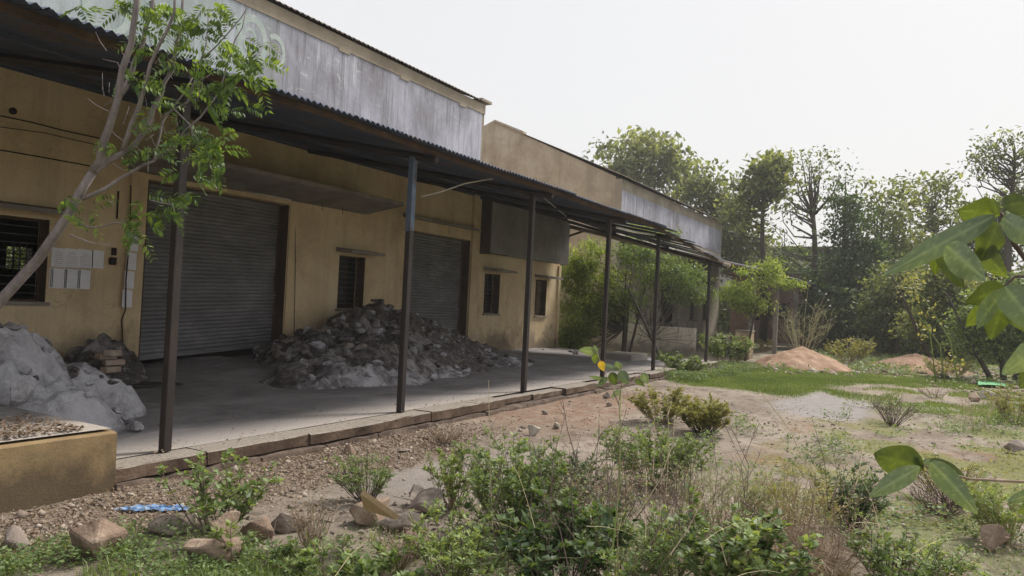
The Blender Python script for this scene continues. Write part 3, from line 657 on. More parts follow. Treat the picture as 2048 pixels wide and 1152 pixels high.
# ramp wall in the left foreground
e = empty('loading_ramp', (3.6, 5.7, 0), 'low yellow painted loading ramp wall at the left end of the veranda', 'wall')
b = MB(); rw = []; 
V = []; nseg = 14
for i in range(nseg+1):
    xx = -3+6.62*i/nseg; j = rng.uniform(-.006, .006)
    V += [(xx, PF-.03+j, -.1), (xx, PF-.02+j, .485+rng.uniform(-.008, .005)), (xx, PF+.02, .50), (xx, PF+2.1, .52)]
Fc = []
for i in range(nseg):
    for k in range(3): a = i*4+k; Fc.append((a, a+4, a+5, a+1))
Fc += [(nseg*4, nseg*4+3, nseg*4+2, nseg*4+1)]; V += [(3.62, PF+2.1, .1), (-3, PF+2.1, .1)]; k = len(V)
Fc += [(nseg*4, k-2, nseg*4+3), (nseg*4+3, k-2, k-1, 3)]
b.add(V, Fc); b.build('ramp_wall', M['boxwall'], e)
q = MB(); V, Fc = [], []
nx_, ny_ = 30, 10
for i in range(nx_+1):
    for j in range(ny_+1):
        xx = -3+6.6*i/nx_; yy = PF+.03+2.05*j/ny_; V.append((xx, yy, .522+.035*abs(vn(xx*2, yy*3, 4))*(1 if 0 < j < ny_ and i < nx_ else 0)))
for i in range(nx_):
    for j in range(ny_): a = i*(ny_+1)+j; Fc.append((a, a+ny_+1, a+ny_+2, a+1))
q.add(V, Fc, True); q.build('dusty_top', M['floor'], e)
# ------------------------------------------------------------------ heaps and stones
def ash_mat(name, dark, mid, lite, cut=.5):
    m, t, n, l = nodes(name); v = coords(t)
    a = noise(t, v, 1.5, 8, .7, .5); b_ = noise(t, v, 6, 6, .75, .6); f = noise(t, v, 38, 4, .75)
    c = ramp(t, b_, [(.32, dark), (.52, mid), (.7, lite)])
    g = t.nodes.new('ShaderNodeNewGeometry'); sp = t.nodes.new('ShaderNodeSeparateXYZ'); l.new(g.outputs['Normal'], sp.inputs[0])
    hi = math_(t, 'MULTIPLY', rng_(t, sp.outputs[2], .25, .85), rng_(t, a, cut, cut+.12))      # powder settled on upward faces
    c = mixc(t, hi, c, lite); c = mixc(t, rng_(t, f, .6, .72, 0, .6), c, dark)
    return finish(m, t, c, .95, math_(t, 'ADD', b_, math_(t, 'MULTIPLY', f, .5)), 1., .07, spec=.15)
M['ash'] = ash_mat('grey_ash_rubble', (.05, .043, .04), (.155, .138, .13), (.50, .47, .47), .52)
M['limeash'] = ash_mat('mixed_lime_ash', (.09, .08, .08), (.25, .235, .24), (.68, .66, .69), .47)
M['white'] = ash_mat('white_lime_dust', (.16, .14, .145), (.46, .44, .47), (.76, .75, .80), .40)
def voro(x, y, s, seed):
    x = x*s; y = y*s; xi = np.floor(x).astype(int); yi = np.floor(y).astype(int); best = np.full(x.shape, 9.)
    for a in (-1, 0, 1):
        for b in (-1, 0, 1):
            cx_ = xi+a; cy_ = yi+b
            px = cx_+.5+.45*vn(cx_+.0, cy_+.0, seed); py = cy_+.5+.45*vn(cx_+.0, cy_+.0, seed+5)
            best = np.minimum(best, (x-px)**2+(y-py)**2)
    return np.sqrt(best)
def hullrock(c, s, seed, n=13, bev=.04):
    r = np.random.default_rng(seed); P = r.normal(size=(n, 3)); P /= np.linalg.norm(P, axis=1)[:, None]; P *= r.uniform(.88, 1.1, (n, 1))
    P = P*np.array(s)*.5; a = r.uniform(0, 2*PI); R = np.array([[math.cos(a), -math.sin(a), 0], [math.sin(a), math.cos(a), 0], [0, 0, 1]]); P = P@R.T+np.array(c)
    bm = bmesh.new(); vs = [bm.verts.new(p) for p in P]; res = bmesh.ops.convex_hull(bm, input=vs)
    for v in [v for v in bm.verts if not v.link_faces]: bm.verts.remove(v)
    bmesh.ops.dissolve_limit(bm, angle_limit=.25, verts=bm.verts[:], edges=bm.edges[:])
    bmesh.ops.bevel(bm, geom=bm.edges[:], offset=bev*min(s), segments=1, affect='EDGES')
    me = bpy.data.meshes.new('stone'); bm.to_mesh(me); bm.free(); return me
def rock(name, c, s, seed, m, label=None, cat='stone', group=None, parent=None, n=13, rough=0):
    me = hullrock(c, s, seed, n)
    if rough:                                                     # broken, pitted faces
        bm = bmesh.new(); bm.from_mesh(me); bmesh.ops.triangulate(bm, faces=bm.faces[:])
        for _ in range(2): bmesh.ops.subdivide_edges(bm, edges=[e_ for e_ in bm.edges if e_.calc_length() > .035], cuts=1, use_grid_fill=True)
        bm.normal_update(); k = min(s)
        for v in bm.verts:
            q = v.co; v.co = q+v.normal*k*rough*float(fbm(q.x*9+q.z*7, q.y*9-q.z*5, seed, 3))
        bm.to_mesh(me); bm.free()
    o = link(name, me, M[m], parent)
    if label: tag(o, label, cat, group)
    return o
def heap(name, label, blobs, res, m, zb, amp=(.12, .05), sc=(2.2, 6), lumps=(), ymax=None, cat='rubble heap', seed=0, lm=('ash',)):
    B = []
    for (px, py, y, rx, ry) in blobs: p = aty(px, py, y); B.append((p[0], y, p[2]-zb, rx, ry))
    x0 = min(b[0]-b[3] for b in B)-.3; x1 = max(b[0]+b[3] for b in B)+.3; y0 = min(b[1]-b[4] for b in B)-.3; y1 = max(b[1]+b[4] for b in B)+.3
    if ymax: y1 = min(y1, ymax)
    def H(X, Y):
        wx = X+.18*fbm(X*1.1, Y*1.1, seed+2, 3); wy = Y+.18*fbm(X*1.1, Y*1.1, seed+6, 3)
        h = np.zeros_like(X)
        for (cx_, cy_, hh, rx, ry) in B:
            r = np.sqrt(((wx-cx_)/rx)**2+((wy-cy_)/ry)**2); q = hh*np.clip(1-r**1.45, 0, 1)
            h = np.maximum(h, q)+.12*np.minimum(h, q)
        mk = sm(0, .25, h)
        for a, s in zip(amp, sc):
            d = voro(X, Y, s, seed+int(s*3)); h = h+mk*a*(np.sqrt(np.clip(.55-d*d, 0, 1))-.35)
        return h+mk*(.03*fbm(X*7, Y*7, seed+3)+.018*np.abs(vn(X*19, Y*19, seed+8)))
    gx_ = np.arange(x0, x1, res); gy_ = np.arange(y0, y1, res); X, Y = np.meshgrid(gx_, gy_, indexing='ij'); Z = H(X, Y)
    Z = np.where(Z < .01, -.12, Z)+zb
    n1, n2 = X.shape; idx = np.arange(n1*n2).reshape(n1, n2)
    Q = np.stack([idx[:-1, :-1], idx[1:, :-1], idx[1:, 1:], idx[:-1, 1:]], -1).reshape(-1, 4)
    keep = (Z.ravel()[Q] > zb-.1).any(1); Q = Q[keep]
    e = empty(name, (B[0][0], B[0][1], zb), label, cat)
    npmesh('heap_body', np.stack([X, Y, Z], -1).reshape(-1, 3), Q, M[m], e, smooth=False)
    r = random.Random(seed)
    for k in range(lumps[0] if lumps else 0):
        b = r.choice(B); a = r.uniform(0, 2*PI); q = math.sqrt(r.random())*1.0
        x = b[0]+b[3]*q*math.cos(a); y = b[1]+b[4]*q*math.sin(a)
        if ymax and y > ymax-.1: continue
        z = float(H(np.array([[x]]), np.array([[y]]))[0, 0]); s = r.uniform(lumps[1], lumps[2])*(1-.3*(q > .9))
        mm = r.choice(lm) if z > .28*max(b_[2] for b_ in B) else r.choice(lm+('white', 'limeash')); rock('lump', (x, y, zb+max(z, 0)+s*.10), (s*r.uniform(.8, 1.4), s*r.uniform(.7, 1.2), s*r.uniform(.5, .9)), seed*100+k, mm, parent=e)
    return e, H, B
heap('ash_heap', 'large grey heap of ash and broken lumps between the two posts and the barred window', [
    (752, 620, 10.35, 1.5, 1.2), (693, 634, 10.6, 1.0, .9), (640, 672, 10.3, 1.5, 1.2), (800, 640, 10.0, 1.6, 1.3), (858, 650, 10.1, 1.3, 1.2), (900, 672, 10.2, 1.5, 1.0),
    (740, 690, 9.1, 1.9, 1.1), (850, 690, 9.2, 1.7, 1.1), (585, 690, 10.6, 1.2, .7), (640, 712, 9.2, 1.2, .9), (930, 700, 9.6, 1.4, 1.0)],
    .035, 'ash', .18, (.15, .085), (2.1, 5.5), (230, .07, .30), ymax=11.25, seed=11, lm=('ash', 'ash', 'white', 'rockgrey'))
heap('lime_heap', 'pale lime and rubble spill at the right foot of the big ash heap', [(985, 712, 9.2, 1.3, .8), (1020, 722, 9.0, 1.0, .6), (905, 740, 8.3, 1.0, .45), (880, 728, 8.6, .9, .6), (800, 742, 8.2, 1.0, .5), (720, 735, 8.4, .8, .45), (660, 735, 8.6, .7, .4)],
    .03, 'limeash', .19, (.14, .09), (2.5, 7), (90, .05, .24), seed=23, lm=('white', 'ash'))
heap('dark_debris_heap', 'low dark debris against the wall right of the second shutter', [(950, 686, 11.0, .8, .3), (980, 690, 11.0, .7, .3), (1075, 704, 10.6, .8, .5), (1130, 712, 10.4, 1.6, .7), (1170, 722, 9.4, 1.6, .8)], .05, 'ash', .2, (.06, .04), (3, 6), (10, .12, .26), ymax=11.26, seed=5)
# white heap on the ramp at the left
heap('white_lime_heap', 'white lime heap spilling off the ramp at the left edge', [(-10, 690, 8.4, 1.0, 1.0), (30, 720, 8.2, .75, .9), (55, 760, 7.9, .75, .9), (120, 756, 8.3, .6, .6), (160, 772, 8.2, .55, .5), (190, 808, 8.0, .42, .4), (-60, 680, 8.6, 1.2, 1.1), (215, 840, 7.6, .3, .3)],
    .025, 'white', .25, (.14, .09), (2.4, 7), (60, .05, .2), seed=37, lm=('white', 'ash'))
rock('lime_lump', tuple(atz(270, 853, .26)), (.20, .16, .13), 3, 'white', 'small white lump lying alone on the veranda floor left of the first post', 'lump')
rock('lime_slab', tuple(aty(45, 790, 7.35)), (.42, .2, .34), 8, 'white', 'flat pale slab leaning on the front of the white lime heap', 'slab')
e, H, B = heap('sack_pile', 'dusty dark pile with bricks against the wall left of the big shutter', [(185, 686, 10.75, .62, .45), (220, 694, 10.7, .55, .42), (160, 695, 10.8, .5, .4), (205, 728, 10.2, .8, .55), (170, 740, 10.1, .6, .4)], .03, 'ash', .3, (.14, .07), (2.2, 6), (22, .08, .24), seed=51)
for k, (px, py, a) in enumerate(((212, 712, .1), (228, 724, -.2), (222, 738, .25), (226, 706, .5))):
    p = aty(px, py, 9.95-.03*k); b = MB(); b.box((-.13, -.06, -.04), (.13, .06, .04), .008, rng)
    V = [(p[0]+v[0]*math.cos(a)-v[1]*math.sin(a), p[1]+v[0]*math.sin(a)+v[1]*math.cos(a), p[2]+v[2]) for v in b.v]; b.v = V
    b.build('brick', M['brick'], e, .008)
p = atz(245, 765, .3); b = MB(); b.add(*(lambda V, F_: (V, F_))([(p[0]-.2, p[1]-.1, .24), (p[0]+.75, p[1]-.3, .23), (p[0]+.8, p[1]-.15, .235), (p[0]+.0, p[1]+.35, .26), (p[0]-.2, p[1]-.1, .28), (p[0]+.75, p[1]-.3, .25), (p[0]+.8, p[1]-.15, .255), (p[0], p[1]+.35, .30)], [(0, 3, 2, 1), (4, 5, 6, 7), (0, 1, 5, 4), (1, 2, 6, 5), (2, 3, 7, 6), (3, 0, 4, 7)]))
tag(b.build('fallen_board', M['dark']), 'thin dark board lying flat beside the dusty brick pile', 'board')
# red sand heap and earth bank behind the lawn
def mound(name, label, cxy, r, h, m, seed, res=.07, cat='mound'):
    x = np.arange(cxy[0]-r[0]-.4, cxy[0]+r[0]+.4, res); y = np.arange(cxy[1]-r[1]-.4, cxy[1]+r[1]+.4, res); X, Y = np.meshgrid(x, y, indexing='ij')
    q = np.sqrt(((X-cxy[0]+.12*fbm(X, Y, seed))/r[0])**2+((Y-cxy[1]+.12*fbm(X, Y, seed+4))/r[1])**2)
    h_ = h*np.clip(1-q, 0, 1)**.85; h_ = h_+sm(0, .1, h_)*(.03*fbm(X*3, Y*3, seed)+.07*(.5-voro(X, Y, 3.5, seed))+.035*(.5-voro(X, Y, 9, seed)))
    Z = np.where(h_ < .005, -.1, h_)+gz(X, Y); n1, n2 = X.shape; idx = np.arange(n1*n2).reshape(n1, n2)
    Q = np.stack([idx[:-1, :-1], idx[1:, :-1], idx[1:, 1:], idx[:-1, 1:]], -1).reshape(-1, 4); Q = Q[(h_.ravel()[Q] > .004).any(1)]
    o = npmesh(name, np.stack([X, Y, Z], -1).reshape(-1, 3), Q, M[m], smooth=True); return tag(o, label, cat)
def mound_(*a, **k): return mound(*a, res=.05, **k)
mound('sand_heap', 'reddish brown sand heap at the back edge of the lawn', (26.2, 3.9), (1.5, 1.6), .72, 'sand', 3, cat='sand heap')
mound('earth_bank', 'low reddish earth and rubble bank right of the round bush behind the lawn', tuple(atz(1835, 738)[:2]), (2.0, 1.6), .5, 'sand', 9, cat='bank')
def on(px, py): p = atz(px, py); p[2] = float(gz(p[0], p[1])); return p
R_ = [ # name, px, py(base), width px, height px, mat, label
 ('boulder', 160, 1140, 118, 78, 'rockpink', 'tan slab-like stone in the grass at the lower left corner'),
 ('boulder', 405, 1148, 115, 62, 'rockpink', 'pinkish broken stone behind the low weeds, bottom left of centre'),
 ('boulder', 450, 1128, 90, 95, 'rockpink', 'upright pink wedge of stone leaning behind the pinkish broken stone'),
 ('boulder', 505, 1098, 75, 60, 'rockpink', 'rounded pink stone right of the pink wedge'),
 ('boulder', 562, 1078, 80, 48, 'rockgrey', 'dark grey split stone right of the leafy weed'),
 ('boulder', 735, 1066, 110, 66, 'rockpink', 'large pale tan block under the leaning tan board'),
 ('boulder', 812, 1030, 75, 48, 'rockgrey', 'dark brown stone behind the foreground block'),
 ('boulder', 850, 1052, 105, 56, 'rockgrey', 'brown pointed stone right of the large tan block'),
 ('boulder', 800, 1082, 100, 55, 'rockgrey', 'grey-brown stone in front of the pointed stone'),
 ('boulder', 830, 1135, 70, 80, 'rockpink', 'pinkish stone low among the weeds at the bottom'),
 ('boulder', 330, 1085, 110, 40, 'rockgrey', 'flat grey stone half hidden in the low weeds at the left'),
 ('boulder', 15, 1108, 60, 50, 'rockgrey', 'grey stone at the left edge of the low weeds'),
 ('boulder', 1995, 1112, 70, 60, 'rockpink', 'tan stone standing in the yellowish weeds at the lower right'),
 ('boulder', 2040, 912, 50, 34, 'rockgrey', 'grey stone at the right edge of the yard'),
 ('boulder', 697, 915, 34, 24, 'rockpink', 'orange-tan stone in the litter below the kerb'),
 ('boulder', 1065, 872, 30, 26, 'rockpale', 'pale stone lying alone on the bare earth'),
 ('boulder', 1112, 858, 16, 15, 'rockpale', 'small pale stone right of the larger lone stone'),
 ('boulder', 1088, 832, 16, 9, 'rockgrey', 'small dark stone on the red earth beyond the lone pale stone'),
 ('boulder', 820, 862, 18, 11, 'rockgrey', 'small grey stone at the foot of the kerb'),
 ('boulder', 1213, 800, 18, 14, 'rockgrey', 'dark stone by the kerb near the climbing plant'),
 ('boulder', 1218, 815, 16, 12, 'rockgrey', 'second dark stone by the kerb, nearer the camera'),
 ('boulder', 805, 907, 36, 14, 'rockgrey', 'flat dark stone beside the low dry plant'),
 ('boulder', 1975, 800, 30, 22, 'rockpale', 'pale angular stone in the small pile beyond the dry plants at right'),
 ('boulder', 1952, 805, 30, 20, 'rockpink', 'tan stone left of the pale angular stone'),
 ('boulder', 2008, 800, 32, 20, 'rockpink', 'tan stone right of the pale angular stone'),
 ('boulder', 1890, 758, 32, 22, 'rockgrey', 'dark round stone under the yellowish bush at the lawn edge')]
for k, (nm, px, py, wp, hp, mt, lb) in enumerate(R_):
    p = on(px, py); d = depth(p); s = d/F; sx = wp*s*1.1; sz = hp*s*1.1
    rock(nm, (p[0]+sx*.25, p[1]+.1*sx, p[2]+sz*.30), (sx*1.05, sx*.8, sz*1.15), 200+k*7, mt, lb, n=[9, 11, 10][k % 3], rough=.03)
rr = random.Random(8)
for k in range(34):
    px = rr.uniform(1640, 1800); py = 745+rr.uniform(-14, 6)-.03*(px-1700)+.08*max(px-1740, 0)*-.3; p = on(px, py); s = rr.uniform(.10, .30)
    rock('rubble_stone', (p[0], p[1], p[2]+s*.2), (s, s*.8, s*.6), 900+k, rr.choice(['rockpale', 'rockpink', 'rockgrey', 'rockpale']), 'stone in the rubble row along the back edge of the lawn', 'stone', 'stones of the rubble row behind the lawn', n=10)
# leaning board
p = on(770, 1030); b = MB()
q0, q1, q2 = atd(728, 980, 4.75), atd(800, 1032, 4.65), atd(735, 1012, 4.95)
th = np.array([.0, .03, -.03])
b.add([q0, q1, q2, q0+th, q1+th, q2+th], [(0, 1, 2), (5, 4, 3), (0, 3, 4, 1), (1, 4, 5, 2), (2, 5, 3, 0)])
tag(b.build('broken_board', M['card']), 'triangular tan board tilted up on the stones in the foreground', 'board')
# blue plastic scrap
p = on(270, 1026); b = MB(); V = []; Fc = []; n_, m_ = 16, 8
for i in range(n_+1):
    for j in range(m_+1):
        u, v = i/n_, j/m_; x = p[0]-.10+.34*u+.02*vn(i*.7, j*.9, 3); y = p[1]+.10-.16*v-.30*u+.04*vn(i*.5+3, j*.8, 4)
        V.append((x, y, float(gz(x, y))+.012+.03*abs(vn(i*.9, j*1.3, 7))))
for i in range(n_):
    for j in range(m_):
        a = i*(m_+1)+j
        if not (i in (0, 1, n_-1) and j in (0, m_-1)): Fc.append((a, a+m_+1, a+m_+2, a+1))
b.add(V, Fc, False); tag(b.build('plastic_scrap', M['blue']), 'crumpled blue plastic scrap on the ground below the ramp', 'plastic scrap')
p = on(1985, 772); b = MB(); V = [(p[0]+.5*u+.05*rr.uniform(-1, 1), p[1]+.35*v, p[2]+.05+.09*rr.random()) for u in np.linspace(-1, 1, 5) for v in np.linspace(-1, 1, 4)]
b.add(V, [(i*4+j, (i+1)*4+j, (i+1)*4+j+1, i*4+j+1) for i in range(4) for j in range(3)]); tag(b.build('plastic_scrap', M['greenplastic']), 'small green plastic scrap among the weeds at the right', 'plastic scrap')
# ------------------------------------------------------------------ plants: builders
NR = np.random.default_rng(7)
def unit(v): return v/(np.linalg.norm(v, axis=-1, keepdims=True)+1e-9)
def leafV(P, D, Nn, Ln, W, fold=.22, droop=.0, cpos=.42):
    D = unit(D); Sd = unit(np.cross(D, Nn)); U = np.cross(Sd, D); Ln = Ln[:, None]; W = W[:, None]
    c = P+D*Ln*cpos-U*W*fold; tip = P+D*Ln-U*Ln*droop
    V = np.stack([P, c-Sd*W*.5+U*W*fold, tip, c+Sd*W*.5+U*W*fold, c], 1).reshape(-1, 3); n = len(P); k = np.arange(n)[:, None]*5
    Q = np.concatenate([k+np.array([[0, 4, 2, 1]]), k+np.array([[0, 3, 2, 4]])], 0); return V, Q
def leaf_obj(name, P, D, Nn, Ln, W, m, parent, fold=.22, droop=.1, kind='stuff', tone=None):
    V, Q = leafV(P, D, Nn, Ln, W, fold, droop); r = NR.random(len(P)) if tone is None else np.clip(tone+NR.normal(0, .18, len(P)), 0, 1)
    o = npmesh(name, V, Q, L[m], parent, rnd=np.repeat(r, 5)); 
    if kind: o['kind'] = kind
    return o
def blades(P, h, w, lean, curve=.5):
    n = len(P); az = NR.uniform(0, 2*PI, n); d = np.stack([np.cos(az), np.sin(az), 0*az], 1); s = np.stack([-np.sin(az), np.cos(az), 0*az], 1)
    z = np.array([0, 0, 1.]); h_ = h[:, None]; w_ = w[:, None]; ln = lean[:, None]
    a = P; b = P+z*h_*.55+d*h_*ln*.35; c = P+z*h_*(1-.3*ln)+d*h_*ln
    V = np.stack([a-s*w_, a+s*w_, b-s*w_*.8, b+s*w_*.8, c-s*w_*.1, c+s*w_*.1], 1).reshape(-1, 3); k = np.arange(n)[:, None]*6
    Q = np.concatenate([k+np.array([[0, 1, 3, 2]]), k+np.array([[2, 3, 5, 4]])], 0); return V, Q
def weed(name, label, base, h, spread, nst, nl, LL, m='mid', sm_='twig', cat='weed', twigs=3, asp=.5, low=.25, group=None, r0=.006, droop=.15, tonejit=.12, open_=.72):
    base = np.array(base, float); e = empty(name, base, label, cat, group); b = MB(); P, D, T = [], [], []
    r = NR
    for i in range(nst):
        az = r.uniform(0, 2*PI); ln = r.uniform(.05, 1)**.6*spread; hh = h*r.uniform(.65, 1.05)*(1-.22*(ln/max(spread, 1e-6)))
        s0 = base+np.array([math.cos(az), math.sin(az), 0])*r.uniform(0, .22)*spread
        pts = []
        for k in range(6):
            t = k/5; pts.append(s0+np.array([math.cos(az)*ln*t**open_, math.sin(az)*ln*t**open_, hh*t])+r.normal(0, .012*h, 3)*(k > 0))
        b.tube(pts, [r0*(1-.75*k/5) for k in range(6)], 3, False)
        ax = np.array(pts)
        tone = r.normal(0, tonejit)
        def put(pl, cnt, lo):
            t = r.uniform(lo, 1, cnt)**.8*(len(pl)-1); k = np.minimum(t.astype(int), len(pl)-2); f = (t-k)[:, None]; q = pl[k]*(1-f)+pl[k+1]*f
            dd = unit(pl[k+1]-pl[k]); o = r.normal(size=(cnt, 3)); o[:, 2] = np.abs(o[:, 2])*.5
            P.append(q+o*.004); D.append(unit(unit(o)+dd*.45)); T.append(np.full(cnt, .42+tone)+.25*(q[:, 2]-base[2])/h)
        put(ax, max(1, nl//(twigs+1)), low)
        for j in range(twigs):
            t = r.uniform(max(low, .2), .9)*(5); k = min(int(t), 4); s = ax[k]*(1-(t-k))+ax[k+1]*(t-k); a2 = az+r.normal(0, 1.3); l2 = h*r.uniform(.12, .34)
            dv = np.array([math.cos(a2)*.75, math.sin(a2)*.75, r.uniform(.3, 1.)]); tp = np.array([s, s+dv*l2*.5+r.normal(0, .01, 3), s+dv*l2+np.array([0, 0, -.1*l2])])
            b.tube(tp, [r0*.5, r0*.35, r0*.2], 3, False); put(tp, max(1, nl//(twigs+1)), .15)
    b.build('stem', M[sm_], e)
    if nl:
        P = np.concatenate(P); D = np.concatenate(D); T = np.concatenate(T); n = len(P); Nn = unit(np.stack([r.normal(0, .45, n), r.normal(0, .45, n), np.ones(n)], 1))
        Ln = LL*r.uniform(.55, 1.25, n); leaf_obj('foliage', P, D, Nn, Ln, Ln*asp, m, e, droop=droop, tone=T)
    return e
def fronds(P, D, Ln, npair, pl, pw, droop=.35, ref=None):  # feathery fronds: returns leaflet arrays
    n = len(P); t = np.linspace(.12, 1, npair); D = unit(D); side = unit(np.cross(D, (np.array([0, 0, 1.]) if ref is None else ref)+NR.normal(0, .25 if ref is None else .5, (n, 3))))
    pos = P[:, None]+D[:, None]*(Ln[:, None, None]*t[None, :, None])-np.array([0, 0, 1.])*(Ln[:, None, None]*droop*(t**2)[None, :, None])
    PP, DD, LL_ = [], [], []
    for s in (-1, 1):
        d = unit(side[:, None]*s+D[:, None]*.55-np.array([0, 0, .25])+NR.normal(0, .08, (n, npair, 3)))
        PP.append(pos.reshape(-1, 3)); DD.append(d.reshape(-1, 3)); LL_.append((pl*(1-.45*np.abs(t-.45)*1.4)[None, :]*np.ones((n, 1))*NR.uniform(.8, 1.2, (n, 1))).ravel())
    P2 = np.concatenate(PP); D2 = np.concatenate(DD); L2 = np.concatenate(LL_); up_ = unit(NR.normal(0, .3, P2.shape)+np.array([0, 0, 1.]))
    return P2, D2, up_, L2, L2*pw
def tree(name, label, base, trunk_top, crowns, ncl, nleaf, lsize, m='far', bark='darkbark', r0=.2, cr=.5, cat='tree', group=None, feather=False, asp=.55, shell=.5, tone=.45, trunks=1):
    base = np.array(base, float); e = empty(name, base, label, cat, group); r = NR; tr = MB(); lb = MB()
    top = np.array(trunk_top, float); ax = []
    for k in range(9):
        t = k/8; ax.append(base*(1-t)+top*t+np.array([math.sin(t*5+base[0])*.12, math.cos(t*4+base[1])*.12, 0])*r0*6*t*(1-t)*2)
    ax = np.array(ax); tr.tube(ax, [r0*(1-.72*k/8) for k in range(9)], 7)
    for q in range(1, trunks):
        o = r.normal(0, 1, 3)*np.array([1, 1, 0])*r0*3; tr.tube(ax+o*np.linspace(.6, 2.5, 9)[:, None], [r0*.8*(1-.7*k/8) for k in range(9)], 6)
    W = np.array([c[3]*c[4]*c[5] for c in crowns])**.8; W = W/W.sum(); P, CT = [], []
    for i in range(ncl):
        c = crowns[r.choice(len(crowns), p=W)]; v = r.normal(size=3); v /= np.linalg.norm(v); rad = r.random()**shell
        q = np.array(c[:3])+v*rad*np.array(c[3:6])
        if q[2] < base[2]+.1: q[2] = base[2]+.1+r.random()*.3
        hd = np.linalg.norm((q-top)[:2]); zt = q[2]-.55*hd; t = np.clip((zt-base[2]-.35*hd)/max(top[2]-base[2], .1), .3, 1)*8; k = min(int(t), 7); s = ax[k]*(1-(t-k))+ax[k+1]*(t-k)
        mid = (s+q)/2+np.array([0, 0, -.12*hd])+r.normal(0, .13*(hd+.3), 3); m2 = (mid+q)/2+r.normal(0, .10*(hd+.2), 3)+np.array([0, 0, .05*hd])
        if i % 2 == 0 or ncl < 60: lb.tube([s, mid, m2, q], [r0*.20, r0*.12, r0*.07, r0*.03], 4, False)
        n = int(nleaf*r.uniform(.5, 1.4)); cc = cr*r.uniform(.55, 1.3); P.append(q+r.normal(size=(n, 3))*np.array([cc, cc, cc*.55])*.42)
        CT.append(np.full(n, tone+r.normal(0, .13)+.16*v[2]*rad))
    tr.build('trunk', M[bark], e); lb.build('branch', M[bark], e)
    P = np.concatenate(P); T = np.concatenate(CT); P[:, 2] = np.maximum(P[:, 2], base[2]+.04); n = len(P); D = r.normal(size=(n, 3)); D[:, 2] -= .25
    if feather:
        P2, D2, U2, L2, W2 = fronds(P, D*np.array([1, 1, .4]), np.full(n, lsize)*r.uniform(.7, 1.2, n), 4, lsize*.5, .30); T = np.repeat(T, 4); T = np.concatenate([T, T])
        o = leaf_obj('foliage', P2, D2, U2, L2, W2, m, e, tone=T, droop=.05)
    else:
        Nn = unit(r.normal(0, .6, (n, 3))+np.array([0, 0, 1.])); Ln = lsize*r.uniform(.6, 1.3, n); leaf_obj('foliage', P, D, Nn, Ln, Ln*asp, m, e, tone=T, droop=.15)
    return e
def crown(px, py, wpx, hpx, X0, deep=.8):
    p = atx(px, py, X0); s = depth(p)/F; return (p[0], p[1], p[2], wpx*s*deep, wpx*s, hpx*s)
def bgtree(name, label, px, X0, crs, ttop, ncl, nleaf, ls, **kw):
    b = atx(px, 690, X0); b[2] = 0; cs = [crown(a, b_, c, d, X0+kw.pop('dx', 0)) if True else None for (a, b_, c, d) in crs]
    t = atx(ttop[0], ttop[1], X0); return tree(name, label, b, t, cs, ncl, nleaf, ls, **kw)
# ------------------------------------------------------------------ background trees
G = 'trees behind the yard'
bgtree('shade_tree', 'broad leafy tree rising behind the far hall roof', 1300, 58, [(1290, 315, 85, 50), (1350, 350, 60, 55), (1215, 305, 40, 22), (1255, 350, 60, 45)], (1300, 330), 110, 34, .55, r0=.35, cr=1.5, group=G, tone=.5)
bgtree('shade_tree', 'dark tree filling the gap right of the far hall roof corner', 1425, 52, [(1400, 400, 55, 60), (1455, 440, 50, 60), (1430, 340, 22, 22), (1480, 480, 40, 40)], (1430, 400), 95, 34, .44, r0=.3, cr=1.4, group=G, tone=.3)
bgtree('shade_tree', 'tall bright-topped tree left of the sparse bare-branched tree', 1525, 46, [(1535, 370, 55, 62), (1500, 400, 40, 50), (1545, 330, 38, 28), (1480, 440, 40, 40)], (1528, 360), 90, 32, .38, r0=.26, cr=1.0, group=G, tone=.5)
bgtree('sparse_tree', 'sparse tree with thick straight trunk and open twiggy crown', 1628, 44, [(1600, 380, 50, 70), (1650, 350, 40, 55), (1560, 450, 40, 40), (1620, 320, 50, 22)], (1627, 430), 75, 9, .24, r0=.33, cr=1.0, group=G, tone=.35, shell=.3)
bgtree('dark_tree', 'narrow dense dark tree right of the thick straight trunk', 1690, 42, [(1690, 480, 52, 110), (1685, 385, 28, 40), (1675, 590, 75, 80), (1720, 560, 60, 90)], (1690, 400), 170, 75, .22, m='deep', r0=.22, cr=1.0, group=G, tone=.3)
bgtree('airy_tree', 'airy small-leaved tree standing left of the big-leaved branch', 1760, 46, [(1765, 440, 55, 70), (1800, 400, 50, 40), (1740, 400, 30, 50), (1790, 480, 60, 50)], (1765, 430), 80, 22, .30, r0=.18, cr=1.1, group=G, tone=.5)
bgtree('airy_tree', 'airy tree behind the tip of the big-leaved branch', 1870, 50, [(1850, 410, 65, 60), (1905, 430, 55, 60), (1880, 370, 50, 25), (1830, 500, 60, 40)], (1865, 420), 85, 22, .32, r0=.2, cr=1.2, group=G, tone=.5)
bgtree('sparse_tree', 'tall twiggy tree at the right edge against the sky', 2010, 40, [(1995, 310, 60, 50), (2040, 290, 40, 40), (1960, 340, 35, 40), (2040, 370, 40, 60)], (2030, 320), 110, 12, .2, r0=.22, cr=.9, group=G, tone=.3, shell=.35)
bgtree('shade_tree', 'bushy tree low behind the big-leaved branch at the right edge', 2000, 44, [(1990, 470, 70, 80), (2040, 430, 50, 60), (1940, 500, 50, 70)], (2000, 440), 120, 40, .26, r0=.22, cr=1.1, group=G, tone=.45)
bgtree('hedge_tree', 'dark hedge-like tree below the airy trees, right of centre', 1790, 38, [(1800, 600, 75, 80), (1760, 640, 60, 50), (1850, 560, 60, 60)], (1800, 560), 140, 64, .2, m='far', r0=.12, cr=.8, group=G, tone=.4, trunks=3)
